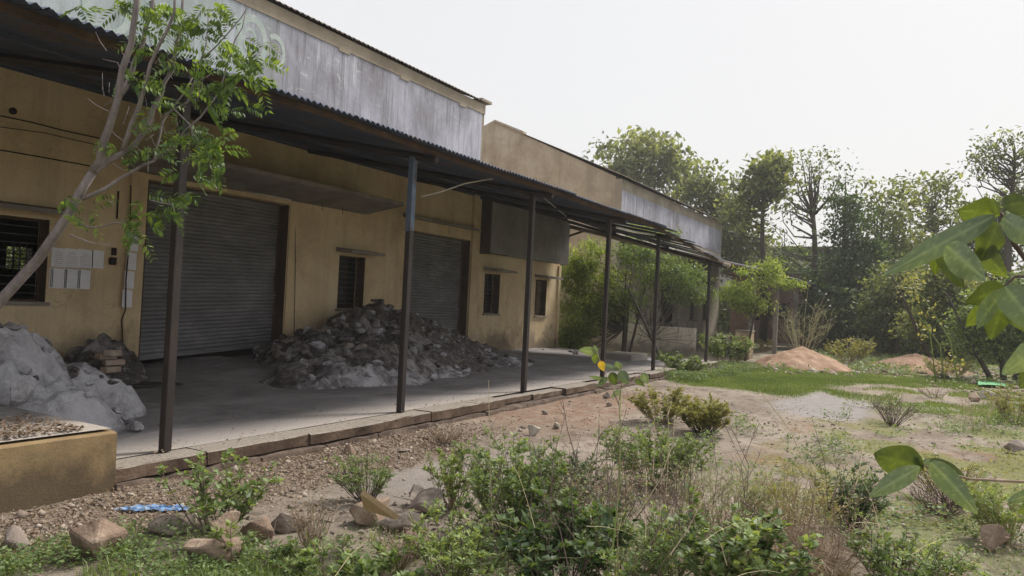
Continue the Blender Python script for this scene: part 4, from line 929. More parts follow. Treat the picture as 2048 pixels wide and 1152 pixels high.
bgtree('hedge_tree', 'olive green thicket tree right of the yellow-stemmed creeper', 1900, 33, [(1900, 590, 70, 80), (1870, 650, 60, 50), (1940, 640, 60, 60)], (1900, 560), 150, 70, .17, m='far', r0=.12, cr=.7, group=G, tone=.6, trunks=3)
bgtree('hedge_tree', 'green thicket below the big leaves at the right edge', 2010, 28, [(1990, 640, 70, 70), (2045, 620, 60, 90), (1960, 690, 50, 40)], (2000, 590), 140, 80, .13, m='mid', r0=.1, cr=.6, group=G, tone=.5, trunks=3)
bgtree('hedge_tree', 'dark thicket behind the second canopy and the sand heap', 1600, 49, [(1600, 570, 60, 90), (1560, 620, 50, 60), (1640, 640, 60, 50), (1660, 570, 40, 60)], (1600, 540), 150, 70, .2, m='deep', r0=.15, cr=1.1, group=G, tone=.35, trunks=3)
bgtree('dark_tree', 'dark-leaved tree behind the gap above the second canopy', 1480, 60, [(1480, 510, 70, 45), (1560, 540, 60, 50)], (1490, 500), 90, 50, .34, m='far', r0=.25, cr=1.5, group=G, tone=.35)
# a far-off wood closes the view behind them
P = []; n = 46000
yy = NR.uniform(-70, 26, n); xx = NR.uniform(60, 92, n); hh = 6.6+1.6*fbm(yy*.14, xx*.03, 3, 3)-2.2*sm(-10, 12, yy); zz = NR.random(n)**.75*hh
P = np.stack([xx, yy, zz], 1); D = NR.normal(size=(n, 3)); Ln = NR.uniform(.5, .95, n)
o = leaf_obj('distant_wood', P, D, unit(NR.normal(0, .6, (n, 3))+np.array([0, 0, 1.])), Ln, Ln*.6, 'far', None, tone=np.full(n, .4)); tag(o, kind='stuff')
n = 52000                                                      # undergrowth below the hedge
yy = NR.uniform(-34, 6, n); xx = 38+NR.uniform(0, 12, n)+.12*np.abs(yy); hh = 2.9+1.0*fbm(yy*.4, xx*.1, 8, 3); zz = NR.random(n)**.7*hh
Ln = NR.uniform(.18, .42, n); o = leaf_obj('hedge_undergrowth', np.stack([xx, yy, zz], 1), NR.normal(size=(n, 3)), unit(NR.normal(0, .6, (n, 3))+np.array([0, 0, 1.])), Ln, Ln*.55, 'deep', None, tone=np.full(n, .35)); tag(o, kind='stuff')
n = 22000                                                      # right-hand thicket beside the yard
xx = NR.uniform(17, 44, n); yy = -2.2-.42*(xx-15)-NR.uniform(0, 7, n); hh = (1.6+.9*fbm(yy*.5, xx*.5, 18, 3))*sm(15, 24, xx); zz = NR.random(n)**.7*hh
Ln = NR.uniform(.09, .22, n); o = leaf_obj('side_thicket', np.stack([xx, yy, zz], 1), NR.normal(size=(n, 3)), unit(NR.normal(0, .6, (n, 3))+np.array([0, 0, 1.])), Ln, Ln*.5, 'mid', None, tone=np.full(n, .45)); tag(o, kind='stuff')
# feathery trees by the buildings
tree('feathery_tree', 'dense feathery bush-like tree between the hall corner and the fourth post', (24.6, 9.6, 0), (24.6, 9.6, 3.2), [crown(1165, 540, 62, 60, 24.4), crown(1160, 640, 62, 65, 24.0), crown(1215, 600, 50, 70, 24.8), crown(1140, 690, 50, 25, 23.6)], 240, 85, .13, m='feather', asp=.36, r0=.07, cr=.5, cat='tree', tone=.5, trunks=3)
b_ = atx(1228, 715, 21.6); b_[2] = .0
e = tree('feathery_tree', 'feathery tree with thin dark forked trunk under the end of the canopy', (21.9, 7.2, 0), atx(1248, 560, 22.5), [crown(1330, 540, 75, 42, 24.5), crown(1385, 580, 50, 30, 25), crown(1270, 510, 50, 26, 24.5), crown(1265, 600, 35, 34, 24.5)], 150, 60, .13, m='mid', asp=.36, r0=.06, cr=.5, tone=.4)
tree('feathery_tree', 'bright feathery sapling over the canopy end with layered pale green crown', (26.9, 5.9, 0), atx(1528, 545, 27.0), [crown(1525, 545, 50, 26, 27), crown(1470, 578, 36, 20, 26.8), crown(1575, 565, 38, 18, 27.4), crown(1500, 600, 45, 22, 27)], 75, 62, .14, m='feather', asp=.36, r0=.05, cr=.42, tone=.6)
tree('feathery_tree', 'feathery crown showing above the veranda roof end', (27.5, 8.9, 0), atx(1300, 480, 27.5), [crown(1285, 462, 34, 16, 27), crown(1330, 470, 28, 12, 27.4)], 34, 50, .14, m='feather', asp=.36, r0=.05, cr=.4, tone=.6)
def bush(name, label, px, py, wpx, hpx, m='mid', n=14, nl=60, LL=.05, sm_='twig', cat='bush', **kw):
    p = on(px, py); s = depth(p)/F; k = 1.12 if py > 950 and px > 880 else .95; return weed(name, label, p, hpx*s*k, wpx*s*.5*k, int(n*k*k), int(nl*k*k), LL, m, sm_, cat, **kw)
# mid-distance plants
bush('leafy_bush', 'green leafy bush in front of the yellow tank, left of the sand heap', 1452, 730, 120, 78, 'mid', 40, 150, .085, r0=.012)
bush('leafy_bush', 'rounded olive bush right of the sand heap', 1697, 730, 110, 58, 'olive', 44, 120, .075, r0=.012)
bush('leafy_bush', 'low green bush beyond the earth bank', 1790, 712, 80, 30, 'mid', 26, 90, .09, r0=.01)
bush('leafy_bush', 'yellowish bush at the right end of the lawn', 1895, 757, 120, 52, 'olive', 30, 90, .06, r0=.01)
bush('leafy_bush', 'low green bush hugging the foot of the sixth post', 1365, 750, 105, 52, 'mid', 34, 100, .075, r0=.01)
bush('leafy_bush', 'dark green clump between the fifth and sixth posts', 1330, 735, 60, 45, 'deep', 22, 90, .07, r0=.01)
bush('leafy_bush', 'small weed clump under the sand heap’s left side', 1530, 705, 60, 30, 'olive', 16, 60, .08, r0=.01)
bush('dry_bush', 'pale twiggy shrub with white seed tips behind the sand heap', 1605, 712, 140, 120, 'grey', 34, 46, .07, 'straw', low=.3, r0=.012, twigs=5)
p0 = on(1605, 712); s0 = depth(p0)/F
e = empty('seed_stalk', p0, 'pair of pale stalks topped with white seed tufts above the sand heap', 'stalk'); b = MB()
for (a, c) in ((1618, 565), (1650, 590), (1655, 600)): 
    t_ = atx(a, c, p0[0]); b.tube([p0, (p0+t_)/2+np.array([0, .05, .1]), t_], [.015, .01, .006], 4)
b.build('stalk', M['straw'], e)
for (a, c) in ((1620, 562), (1652, 588), (1657, 600), (1640, 582), (1612, 600), (1660, 612)): rock('seed_tuft', tuple(atx(a, c, p0[0])), (.10, .10, .09), a, 'seed', parent=e)
for (px, h, lb) in ((1690, 60, 'leftmost of the thin pale seed stalks above the rounded olive bush'), (1722, 50, 'right-hand thin pale seed stalk above the rounded olive bush')):
    bush('seed_stalk', lb, px, 728, 30, h+30, 'grey', 3, 16, .06, 'straw', cat='stalk', low=.5, twigs=4, r0=.012)
bush('dry_bush', 'purple-brown twiggy dry bush on the pale bare patch', 1785, 850, 95, 62, 'dry', 46, 8, .02, 'twigdark', low=.5, twigs=5, r0=.006, open_=1.0)
bush('dry_bush', 'low grey dry plant on the bare earth near the kerb', 890, 893, 90, 42, 'dry', 30, 40, .018, 'twigdark', low=.2, twigs=4, r0=.004)
bush('leafy_bush', 'yellow-green bush with dark base on the bare earth, right one of the pair', 1408, 868, 105, 82, 'olive', 60, 190, .040, 'darkbark', low=.18, r0=.006, open_=.55)
bush('leafy_bush', 'loose yellow-green bush on the bare earth, left one of the pair', 1325, 848, 125, 78, 'olive', 50, 150, .040, 'twig', low=.12, r0=.005, open_=.6)
bush('dry_bush', 'tangled pale dry plants in the middle of the right side of the yard', 1950, 860, 90, 110, 'dry', 12, 8, .03, 'straw', low=.4, twigs=4, r0=.006)
bush('dry_bush', 'dark dry plant on the ground right of the purple twiggy bush', 1870, 800, 70, 30, 'dry', 20, 20, .03, 'twigdark', twigs=4, r0=.005)
bush('leafy_bush', 'weedy yellowish bush at the right edge beyond the stone', 2030, 850, 110, 90, 'olive', 26, 90, .045, 'twig', r0=.006)
# creeper with yellow-green stems
e = empty('creeper', on(1900, 735), 'creeper with long bare yellow-green stems rising beside the olive thicket', 'creeper'); b = MB(); Xc = 24.0
for pts in (((1890, 765), (1880, 690), (1855, 655), (1828, 620), (1815, 580)), ((1917, 765), (1900, 680), (1876, 640), (1850, 600), (1820, 570)), ((1872, 765), (1860, 665), (1850, 640))):
    b.tube([atx(a, c, Xc) for a, c in pts], [.022, .02, .017, .013, .01][:len(pts)], 5)
b.build('stem', M['greenstem'], e); P = np.concatenate([atx(a, c, Xc)+NR.normal(0, .14, (26, 3)) for a, c in ((1818, 565), (1830, 590), (1812, 580), (1838, 560), (1860, 625), (1848, 662), (1905, 720))]); n = len(P)
leaf_obj('foliage', P, NR.normal(size=(n, 3)), unit(NR.normal(0, .5, (n, 3))+np.array([0, 0, 1.])), NR.uniform(.08, .16, n), NR.uniform(.05, .1, n), 'olive', e, tone=np.full(n, .8))
# ------------------------------------------------------------------ foreground plants
FGW = 'weeds in the foreground thicket'
bush('leafy_weed', 'tall spreading leafy weed beside the blue scrap', 428, 1085, 215, 178, 'mid', 26, 46, .046, 'twigdark', cat='weed', asp=.75, r0=.006, droop=.25)
bush('leafy_weed', 'bright single-stemmed weed standing before the pink stones', 462, 1150, 70, 140, 'bright', 4, 36, .045, 'twigdark', cat='weed', asp=.6, twigs=2)
bush('leafy_weed', 'rounded fine-leaved weed left of the leaning tan board', 732, 1010, 150, 105, 'mid', 42, 90, .022, 'twigdark', cat='weed', asp=.55, r0=.005)
bush('leafy_weed', 'upright pale weed spikes right of the brown stones', 905, 1030, 110, 125, 'bright', 16, 90, .030, 'twig', cat='weed', asp=.6, twigs=1, low=.2, tonejit=.05)
bush('leafy_weed', 'large dense green weed mound in the centre foreground', 1020, 1085, 215, 190, 'mid', 42, 90, .040, 'twigdark', cat='weed', r0=.005)
bush('leafy_weed', 'dense dark-green rounded weed behind the thin stalks, right of centre', 1305, 975, 190, 120, 'mid', 46, 100, .038, 'twig', cat='weed', r0=.005, tonejit=.06)
bush('leafy_weed', 'dark-based green weed tucked behind the central mound', 1130, 1040, 160, 130, 'deep', 30, 80, .032, 'twigdark', cat='weed')
bush('leafy_weed', 'pale grey-green feathery weed right of the central mound', 1440, 1075, 190, 150, 'grey', 40, 70, .026, 'straw', cat='weed', asp=.3)
bush('leafy_weed', 'upright dark-leaved weed below the big-leaved twig', 1702, 1065, 130, 125, 'deep', 26, 80, .042, 'twigdark', cat='weed', asp=.4, tonejit=.05)
bush('leafy_weed', 'olive weed with many fine stems left of the upright dark weed', 1580, 1090, 170, 150, 'olive', 34, 60, .026, 'straw', cat='weed', asp=.35)
bush('leafy_weed', 'bright yellowish weed clump at the lower right corner', 2010, 1085, 150, 130, 'bright', 30, 80, .034, 'straw', cat='weed', asp=.4)
bush('leafy_weed', 'weedy clump behind the dangling big leaf at the right', 1900, 1000, 150, 90, 'olive', 28, 60, .028, 'twigdark', cat='weed', asp=.4)
bush('dry_bush', 'heap of purple-brown dry twigs below the dangling big leaf', 1880, 1025, 130, 60, 'dry', 50, 6, .02, 'twigdark', low=.4, twigs=5, r0=.004)
lowrow = [(585, 1150, 150, 110, 'mid', 'weed at the bottom edge right of the pink stones'), (655, 1170, 150, 140, 'bright', 'leafy weed at the bottom edge in front of the tan block'), (760, 1190, 170, 130, 'mid', 'weed at the bottom edge under the grey-brown stone'),
          (900, 1190, 200, 150, 'bright', 'lively green weed at the bottom edge below the pale weed spikes'), (1010, 1230, 200, 170, 'mid', 'weed at the bottom edge below the central mound'), (1120, 1200, 190, 170, 'deep', 'dark weed at the bottom edge right of the central mound'),
          (1240, 1200, 200, 190, 'mid', 'broad weed at the bottom edge right of centre'), (1350, 1180, 190, 180, 'bright', 'green weed at the bottom edge under the pale feathery weed'), (1460, 1220, 200, 170, 'mid', 'weed at the bottom edge left of the hay tuft'),
          (1790, 1190, 190, 140, 'mid', 'weed at the bottom edge right of the hay tuft'), (1880, 1160, 120, 90, 'bright', 'small weed at the bottom edge towards the right corner'), (1200, 1090, 150, 130, 'grey', 'greyish weed between the central mound and the pale feathery weed')]
for k, (px, py, wp, hp, m_, lb) in enumerate(lowrow):
    bush('leafy_weed', lb, px, py, wp*1.2, hp*((.95, .7, 1.1)[k % 3] if px > 880 else .55), m_, (22, 14, 26)[k % 3] if px > 880 else 14, (80, 60, 44)[k % 3], ((.034, .04, .055)[k % 3]) if m_ != 'grey' else .026, 'twigdark' if k % 2 else 'twig', cat='weed', group=FGW, asp=(.5, .35, .75)[k % 3], tonejit=.2)
for (px, py, wp, hp, lb) in ((1175, 1110, 150, 190, 'brown dry seedy weed behind the bottom weeds, left of the tall stalks'), (1330, 1090, 170, 150, 'brown tangled dry weed in front of the dark-green rounded weed'), (1660, 1140, 190, 180, 'brown dry thicket of thin stems right of the hay tuft'), (800, 1150, 110, 90, 'brown seedy stems in front of the brown stones'), (620, 1110, 80, 130, 'brown seedy stems right of the pink stones'), (1520, 1160, 170, 150, 'dry brown stems behind the bottom weeds, right of the pale feathery weed')):
    bush('dry_weed', lb, px, py, wp*1.2, hp*1.0, 'dry', 30, 26, .02, 'twig', cat='weed', low=.25, twigs=4, r0=.0035)
# tall bare stalks
def stalk(lb, pts, dep, r=.004, m='straw', tw=0):
    e = empty('dry_stalk', atd(pts[0][0], pts[0][1], dep), lb, 'stalk', 'tall thin dry stalks in the foreground'); b = MB(); P_ = [atd(a, c, dep+.12*i) for i, (a, c) in enumerate(pts)]
    b.tube(P_, [r*(1-.6*i/len(P_)) for i in range(len(P_))], 4)
    for k in range(tw):
        t = NR.uniform(.35, .95)*(len(P_)-1); i = min(int(t), len(P_)-2); s = P_[i]*(1-(t-i))+P_[i+1]*(t-i); d = NR.normal(0, 1, 3)*.05+np.array([0, 0, .09]); b.tube([s, s+d*.6, s+d*1.3], [r*.5, r*.35, r*.2], 3, False)
    b.build('stem', M[m], e)
stalk('long pale straw stalk leaning left over the bare earth', [(1642, 1000), (1622, 960), (1580, 860), (1518, 780)], 5.2, .006, tw=2)
stalk('straight thin grey stalk rising from the central mound', [(985, 1060), (982, 980), (979, 860), (977, 760)], 4.8, .0035, 'straw', 1)
stalk('tall green-brown stalk below the climbing leaves', [(1225, 1100), (1240, 960), (1240, 830), (1242, 770)], 3.9, .005, 'greenstem')
stalk('dark leaning stalk left of the climbing leaves', [(1215, 1040), (1165, 960), (1135, 860), (1125, 800)], 4.4, .004, 'twigdark', 5)
stalk('pale stalk beside the left yellow-green bush', [(1330, 1010), (1338, 900), (1335, 790)], 5.2, .004, 'straw', 3)
stalk('thin pale stalk before the left yellow-green bush', [(1305, 960), (1310, 880), (1307, 800)], 5.6, .0035, 'straw', 2)
stalk('crooked pale stalk crossing the dark-green rounded weed', [(1255, 1060), (1320, 960), (1345, 890), (1350, 830)], 4.4, .004, 'straw', 4)
stalk('dark forked stalk rising out of the bottom weeds', [(1140, 1150), (1120, 1060), (1085, 990)], 3.9, .004, 'twigdark', 4)
stalk('dark thin stalk crossing the bottom weeds right of centre', [(1300, 1090), (1345, 1010), (1372, 950)], 4.0, .004, 'twigdark', 5)
stalk('short pale stalk beneath the big-leaved twig', [(1712, 970), (1722, 920), (1727, 890)], 5.4, .004, 'straw')
stalk('thick bent pale stem curving through the pale feathery weed', [(1340, 1110), (1375, 1060), (1400, 1010), (1412, 985)], 4.0, .0045, 'twig', 3)
stalk('pale bent straw crossing the bottom left weeds', [(665, 1160), (700, 1110), (735, 1080)], 3.9, .0028, 'straw')
stalk('long thin branch lying across the bottom right weeds', [(1480, 1000), (1560, 1060), (1600, 1100)], 4.2, .004, 'twigdark', 2)
stalk('dark stalk with knobs at the bottom left', [(530, 1130), (545, 1075), (552, 1040)], 4.3, .003, 'twigdark', 2)
for (a, c, t_, lb) in ((1105, 980, 870, 'first of the fine upright stems behind the central mound'), (1075, 990, 880, 'fine stem with small buds left of the other upright stems'), (1190, 960, 850, 'fine upright stem left of the climbing plant stalk'), (1150, 980, 900, 'short fine stem among the upright stems behind the mound')):
    stalk(lb, [(a, c), (a+4, (c+t_)//2), (a+NR.integers(-12, 12), t_)], 5.0, .003, 'twigdark', 4)
b = MB()                                                       # the thin stems between the weeds, too many to count
def fine(pts, dep, r, tw):
    P_ = [atd(a, c, dep+.1*i) for i, (a, c) in enumerate(pts)]; b.tube(P_, [r*(1-.6*i/len(P_)) for i in range(len(P_))], 3, False)
    for k in range(tw):
        t = NR.uniform(.3, .98)*(len(P_)-1); i = min(int(t), len(P_)-2); s = P_[i]*(1-(t-i))+P_[i+1]*(t-i); d = NR.normal(0, 1, 3)*.035+np.array([0, 0, .06]); b.tube([s, s+d*.6, s+d*1.3], [r*.6, r*.4, r*.2], 3, False)
for k in range(60):
    z_ = k % 4; a = [NR.uniform(1080, 1260), NR.uniform(1290, 1450), NR.uniform(1480, 1760), NR.uniform(860, 1100)][z_]; c = NR.uniform(990, 1120); t_ = c-NR.uniform(80, 190)
    fine([(a, c), (a+NR.uniform(-12, 12), (c+t_)/2), (a+NR.uniform(-40, 40), t_)], NR.uniform(3.9, 5.2), .0024, 5)
tag(b.build('thin_stems', M['twigdark']), kind='stuff'); b = MB()
for k in range(28):
    a = NR.uniform(900, 1850); c = NR.uniform(1040, 1160); an = NR.normal(0, .8)+(PI if NR.random() < .5 else 0); l_ = NR.uniform(50, 150)
    fine([(a, c), (a+math.cos(an)*l_*.3, c+math.sin(an)*l_*.3-8), (a+math.cos(an)*l_*.65, c+math.sin(an)*l_*.65-10), (a+math.cos(an)*l_, c+math.sin(an)*l_)], NR.uniform(3.6, 4.1), .0013, 2)
tag(b.build('fallen_straw', M['straw']), kind='stuff')
# hay tuft and grasses (nobody could count the blades)
n = 1500; c = on(1590, 1150); az = NR.uniform(0, 2*PI, n); P = c+np.stack([np.cos(az), np.sin(az), 0*az], 1)*(NR.random(n)*.33)[:, None]
V, Q = blades(P, NR.uniform(.18, .42, n), np.full(n, .0022), NR.uniform(.4, 1.5, n)); e = empty('hay_tuft', c, 'drooping tuft of dry hay-coloured grass at the bottom right of centre', 'grass tuft'); o = npmesh('blades', V, Q, L['dry'], e, rnd=np.repeat(np.clip(NR.normal(.6, .2, n), 0, 1), 6)); o['kind'] = 'stuff'
def scatter(n, x0, x1, y0, y1, fn):
    x = NR.uniform(x0, x1, n); y = NR.uniform(y0, y1, n); k = NR.random(n) < fn(x, y); x = x[k]; y = y[k]; return np.stack([x, y, gz(x, y)], 1)
P = scatter(170000, 15.5, 27, -3, 6.6, lambda x, y: masks(x, y)['grass']); n = len(P)
V, Q = blades(P, NR.uniform(.03, .085, n), NR.uniform(.003, .006, n), NR.uniform(.1, .7, n)); o = npmesh('lawn_grass', V, Q, L['lawn'], None, rnd=np.repeat(np.clip(.5+.3*fbm(P[:, 0], P[:, 1], 4)+NR.normal(0, .15, n), 0, 1), 6)); tag(o, kind='stuff')
P = np.concatenate([scatter(30000, 1.8, 4.6, 3.0, 5.0, lambda x, y: .9*sm(-.2, .5, fbm(x*2, y*2, 12)+.2)*(1-sm(4.4, 5.1, x*.866+y*.5+.3*vn(x*2, y*2)))), scatter(16000, 3.4, 9, -1.2, 3.8, lambda x, y: .35*sm(.1, .6, fbm(x*1.6, y*1.6, 15))*(1-sm(5.3, 6.5, x*.866+y*.5)))]); n = len(P)
V, Q = blades(P, NR.uniform(.03, .13, n), NR.uniform(.0015, .0035, n), NR.uniform(.2, 1., n)); o = npmesh('grass', V, Q, L['bright'], None, rnd=np.repeat(NR.random(n)*.8, 6)); tag(o, kind='stuff')
def lowleaves(name, P, ls, m, hmax, asp=.6, tone=.5):
    n = len(P); P = P+np.stack([0*P[:, 0], 0*P[:, 0], NR.random(n)*hmax], 1); Ln = ls*NR.uniform(.5, 1.3, n); D = NR.normal(size=(n, 3)); D[:, 2] = np.abs(D[:, 2])*.5
    o = leaf_obj(name, P, D, unit(NR.normal(0, .4, (n, 3))+np.array([0, 0, 1.])), Ln, Ln*asp, m, None, tone=np.full(n, tone)); tag(o, kind='stuff')
clump = lambda s, lo, hi, sd: (lambda x, y: sm(lo, hi, fbm(x*s, y*s, sd, 3)))
lowleaves('low_weeds', scatter(26000, 1.9, 4.4, 2.2, 4.7, lambda x, y: sm(-.1, .4, fbm(x*2.2, y*2.2, 40, 3)+.1)*(1-sm(4.4, 5.1, x*.866+y*.5+.3*vn(x*3, y*3, 2)))), .032, 'mid', .10)
lowleaves('low_weeds', scatter(60000, 3.2, 7.2, -2.5, 3.4, lambda x, y: sm(-.1, .5, fbm(x*1.6, y*1.6, 41, 3)-.9*sm(4.9, 6.2, x*.866+y*.5)-.5*sm(2.6, 3.6, y))), .030, 'mid', .16)
lowleaves('low_weeds', scatter(16000, 3.4, 6.6, -1.5, 3.2, lambda x, y: clump(1.4, .1, .6, 44)(x, y)*(1-sm(5.6, 6.6, x+.3*y))), .03, 'dry', .14)
lowleaves('creeping_cover', scatter(50000, 6.0, 16, -5, 2.6, lambda x, y: .8*masks(x, y)['grass']*clump(1.1, -.2, .4, 50)(x, y)), .035, 'olive', .05)
lowleaves('creeping_cover', scatter(70000, 6.5, 16, -6, 2.6, lambda x, y: clump(1.5, .3, .6, 60)(x, y)), .045, 'mid', .17)
lowleaves('creeping_cover', scatter(40000, 21, 44, -9, 5.0, lambda x, y: sm(23, 27, x+.4*y)*clump(.7, -.1, .5, 66)(x, y)), .11, 'mid', .22)
lowleaves('dry_leaf_litter', scatter(14000, 2.0, 9.0, 4.4, 5.66, lambda x, y: masks(x, y)['litter']*.8), .028, 'dry', .025, .6, .4)
lowleaves('dry_leaf_litter', scatter(30000, 3.5, 16, -5, 5.4, lambda x, y: .6*clump(1.2, .2, .7, 70)(x, y)), .028, 'dry', .015, .6, .3)
lowleaves('plinth_weeds', scatter(16000, 16.8, 24, 4.7, 6.2, lambda x, y: clump(1.6, -.3, .3, 72)(x, y)), .05, 'mid', .22)
# broken stone pieces lying round the foreground boulders
rb = MB(); r9 = random.Random(77)
for k in range(150):
    px = r9.gauss(790, 90) if k % 2 else r9.uniform(420, 960); py = r9.uniform(1010, 1125); p = on(px, py); s_ = r9.uniform(.025, .09)
    me = hullrock((p[0], p[1], p[2]+s_*.15), (s_, s_*.8, s_*.5), 4000+k, 9); rb.add([v.co for v in me.vertices], [tuple(f.vertices) for f in me.polygons]); bpy.data.meshes.remove(me)
tag(rb.build('stone_rubble', M['rockgrey']), kind='stuff')
rb = MB()
for k in range(170):                                            # clods and stones spilled at the foot of the two mounds
    a = r9.uniform(0, 2*PI); m_ = ((26.2, 3.9, 1.5), (tuple(atz(1835, 738)[:2])+(1.9,)))[k % 2]; q = m_[2]*r9.uniform(.55, 1.25); x_, y_ = m_[0]+q*math.cos(a), m_[1]+q*math.sin(a); s_ = r9.uniform(.05, .17)
    h_ = .6*max(0, 1-q/m_[2]); me = hullrock((x_, y_, float(gz(x_, y_))+h_), (s_, s_, s_*.7), 5000+k, 8); rb.add([v.co for v in me.vertices], [tuple(f.vertices) for f in me.polygons]); bpy.data.meshes.remove(me)
tag(rb.build('earth_clods', M['sand']), kind='stuff')
# gravel
P = np.concatenate([scatter(5000, 2.0, 9.0, 4.4, 5.66, lambda x, y: masks(x, y)['litter']), scatter(9000, 3.5, 14, -5, 5.5, lambda x, y: .25+.5*clump(1.3, .1, .6, 80)(x, y)), scatter(2500, 22, 34, -6, 5, lambda x, y: .8*clump(.8, .0, .5, 81)(x, y))])
n = len(P); s = NR.lognormal(-4.35, .45, n)*(1+(P[:, 0] > 20)*3); oct_ = np.array([[1, 0, 0], [-1, 0, 0], [0, 1, 0], [0, -1, 0], [0, 0, .7], [0, 0, -.7]])
V = (P[:, None]+(oct_[None]*NR.uniform(.6, 1.3, (n, 6, 1)))*s[:, None, None]+np.array([0, 0, .2])*s[:, None, None]).reshape(-1, 3)
T_ = np.array([[0, 2, 4], [2, 1, 4], [1, 3, 4], [3, 0, 4], [2, 0, 5], [1, 2, 5], [3, 1, 5], [0, 3, 5]]); Q = (np.arange(n)[:, None, None]*6+T_[None]).reshape(-1, 3)
L['gravel'] = leaf_mat('gravel', (.16, .12, .10), (.29, .235, .19), (.46, .40, .34), 0, .9)
o = npmesh('gravel', V, Q, L['gravel'], None, rnd=np.repeat(NR.random(n), 6)); tag(o, kind='stuff')
P = np.concatenate([np.stack([x_, y_, .2+.03+0*x_], 1) for x_, y_ in ((NR.uniform(.5, 3.4, 4000), 5.78+NR.random(4000)**1.5*.9), (NR.uniform(4, 22, 900), 5.9+NR.random(900)**2*5))]); P[:4000, 2] = .555; n = len(P); Ln = NR.uniform(.015, .05, n)
D = NR.normal(size=(n, 3)); D[:, 2] *= .2; o = leaf_obj('veranda_litter', P, D, unit(NR.normal(0, .3, (n, 3))+np.array([0, 0, 1.])), Ln, Ln*.6, 'dry', None, tone=np.full(n, .3)); tag(o, kind='stuff')
# ------------------------------------------------------------------ young tree at the left
def vd(px, py, d=4.8, j=0): return atd(px, py, d)+(NR.normal(0, j, 3) if j else 0)
e = empty('young_tree', (atd(-330, 1100, 4.8)[0], atd(-330, 1100, 4.8)[1], 0), 'slender grey-barked leaning tree with feathery leaves in front of the notices', 'tree')
b = MB(); g0 = atd(-330, 1100, 4.8); g0[2] = 0
tk = [g0, vd(-200, 860), vd(-90, 700), vd(0, 602), vd(75, 520), vd(130, 440), vd(160, 385), vd(185, 345)]
b.tube(tk, [.06, .052, .042, .034, .032, .030, .028, .026], 9)
b.build('trunk', M['bark'], e)
def dd(px, py): return 4.8+.25*math.sin(px*.013+py*.007)
def limb(pts, r0, r1, nm='branch', dz=0):
    b = MB(); P_ = [vd(a, c, 4.8+dz*i/(len(pts)-1)) for i, (a, c) in enumerate(pts)]; Pf = [P_[0]]
    for i in range(len(P_)-1): Pf += [(P_[i]+P_[i+1])/2+NR.normal(0, .008, 3), P_[i+1]]
    b.tube(Pf, [r0+(r1-r0)*i/(len(Pf)-1) for i in range(len(Pf))], 7); b.build(nm, M['bark'], e); return P_
limb([(185, 345), (205, 290), (235, 200), (262, 90), (280, -40)], .026, .017, dz=-.2)
limb([(185, 345), (215, 322), (270, 290), (300, 240), (322, 190), (345, 140), (360, 60), (368, -30)], .022, .009, dz=.25)
limb([(235, 200), (262, 150), (282, 100), (290, 60), (310, -20)], .019, .012, dz=.1)
limb([(245, 300), (262, 250), (285, 190), (300, 130), (335, 60), (350, -10)], .016, .008, dz=-.15)
limb([(165, 397), (215, 375), (270, 340), (308, 322), (320, 270), (345, 215), (385, 155)], .014, .005, dz=.3)
limb([(308, 320), (350, 290), (400, 235), (440, 180), (470, 80), (492, 20)], .010, .003, dz=.25)
limb([(330, 230), (375, 205), (392, 150), (412, 90), (416, 20)], .008, .003, dz=.2)
limb([(150, 450), (185, 455), (230, 445), (252, 440)], .007, .003, dz=-.1)
limb([(140, 470), (180, 485), (228, 489)], .006, .002)
limb([(390, 130), (430, 95), (470, 50), (492, 20), (488, -5)], .005, .002)
limb([(345, 215), (380, 250), (400, 285), (425, 300)], .006, .002)
limb([(300, 400), (345, 410), (363, 440)], .004, .002)
limb([(250, 150), (235, 125), (205, 118)], .005, .002)
for k in range(46):
    a, c = NR.uniform(200, 400), NR.uniform(90, 350); an = NR.uniform(-2.6, -.4); l_ = NR.uniform(18, 60)
    if a < 235 and c > 260: continue
    b = MB(); b.tube([vd(a, c, 4.85), vd(a+math.cos(an)*l_*.6, c+math.sin(an)*l_*.5, 4.85), vd(a+math.cos(an)*l_, c+math.sin(an)*l_, 4.9)], [.0035, .0025, .0015], 4, False); b.build('twig', M['bark'], e)
fc = [(180, 8, 5, 26), (235, 5, 6, 26), (265, 45, 5, 30), (300, 10, 5, 30), (330, 20, 7, 30), (355, 45, 7, 30), (385, 30, 7, 30), (400, 60, 6, 28), (430, 10, 6, 22), (300, 55, 5, 30), (430, 55, 6, 26), (445, 85, 3, 20), (305, 115, 6, 28), (330, 130, 5, 28), (375, 140, 7, 30), (405, 128, 7, 30),
      (440, 150, 7, 30), (470, 120, 7, 30), (500, 85, 3, 16), (515, 90, 4, 16), (500, 120, 7, 26), (530, 128, 5, 18), (520, 165, 6, 22), (480, 165, 7, 26), (455, 180, 6, 26), (240, 155, 6, 24), (275, 160, 5, 24), (345, 165, 4, 24), (300, 195, 3, 22), (320, 200, 4, 22),
      (380, 255, 7, 24), (395, 285, 9, 28), (420, 300, 9, 26), (435, 285, 5, 20), (410, 330, 8, 26), (440, 315, 6, 20), (375, 340, 6, 22), (330, 245, 3, 18), (228, 285, 4, 20), (285, 292, 5, 22), (300, 308, 4, 20), (330, 310, 4, 18), (365, 385, 6, 22), (385, 398, 5, 20), (340, 425, 5, 20), (310, 430, 4, 20), (285, 400, 3, 14), (295, 445, 4, 18),
      (125, 395, 3, 16), (140, 425, 3, 16), (175, 410, 3, 16), (245, 445, 3, 14), (248, 470, 3, 14), (270, 465, 3, 12), (410, 215, 4, 18), (350, 85, 6, 26), (445, 215, 3, 18), (420, 185, 5, 22)]
P, D = [], []
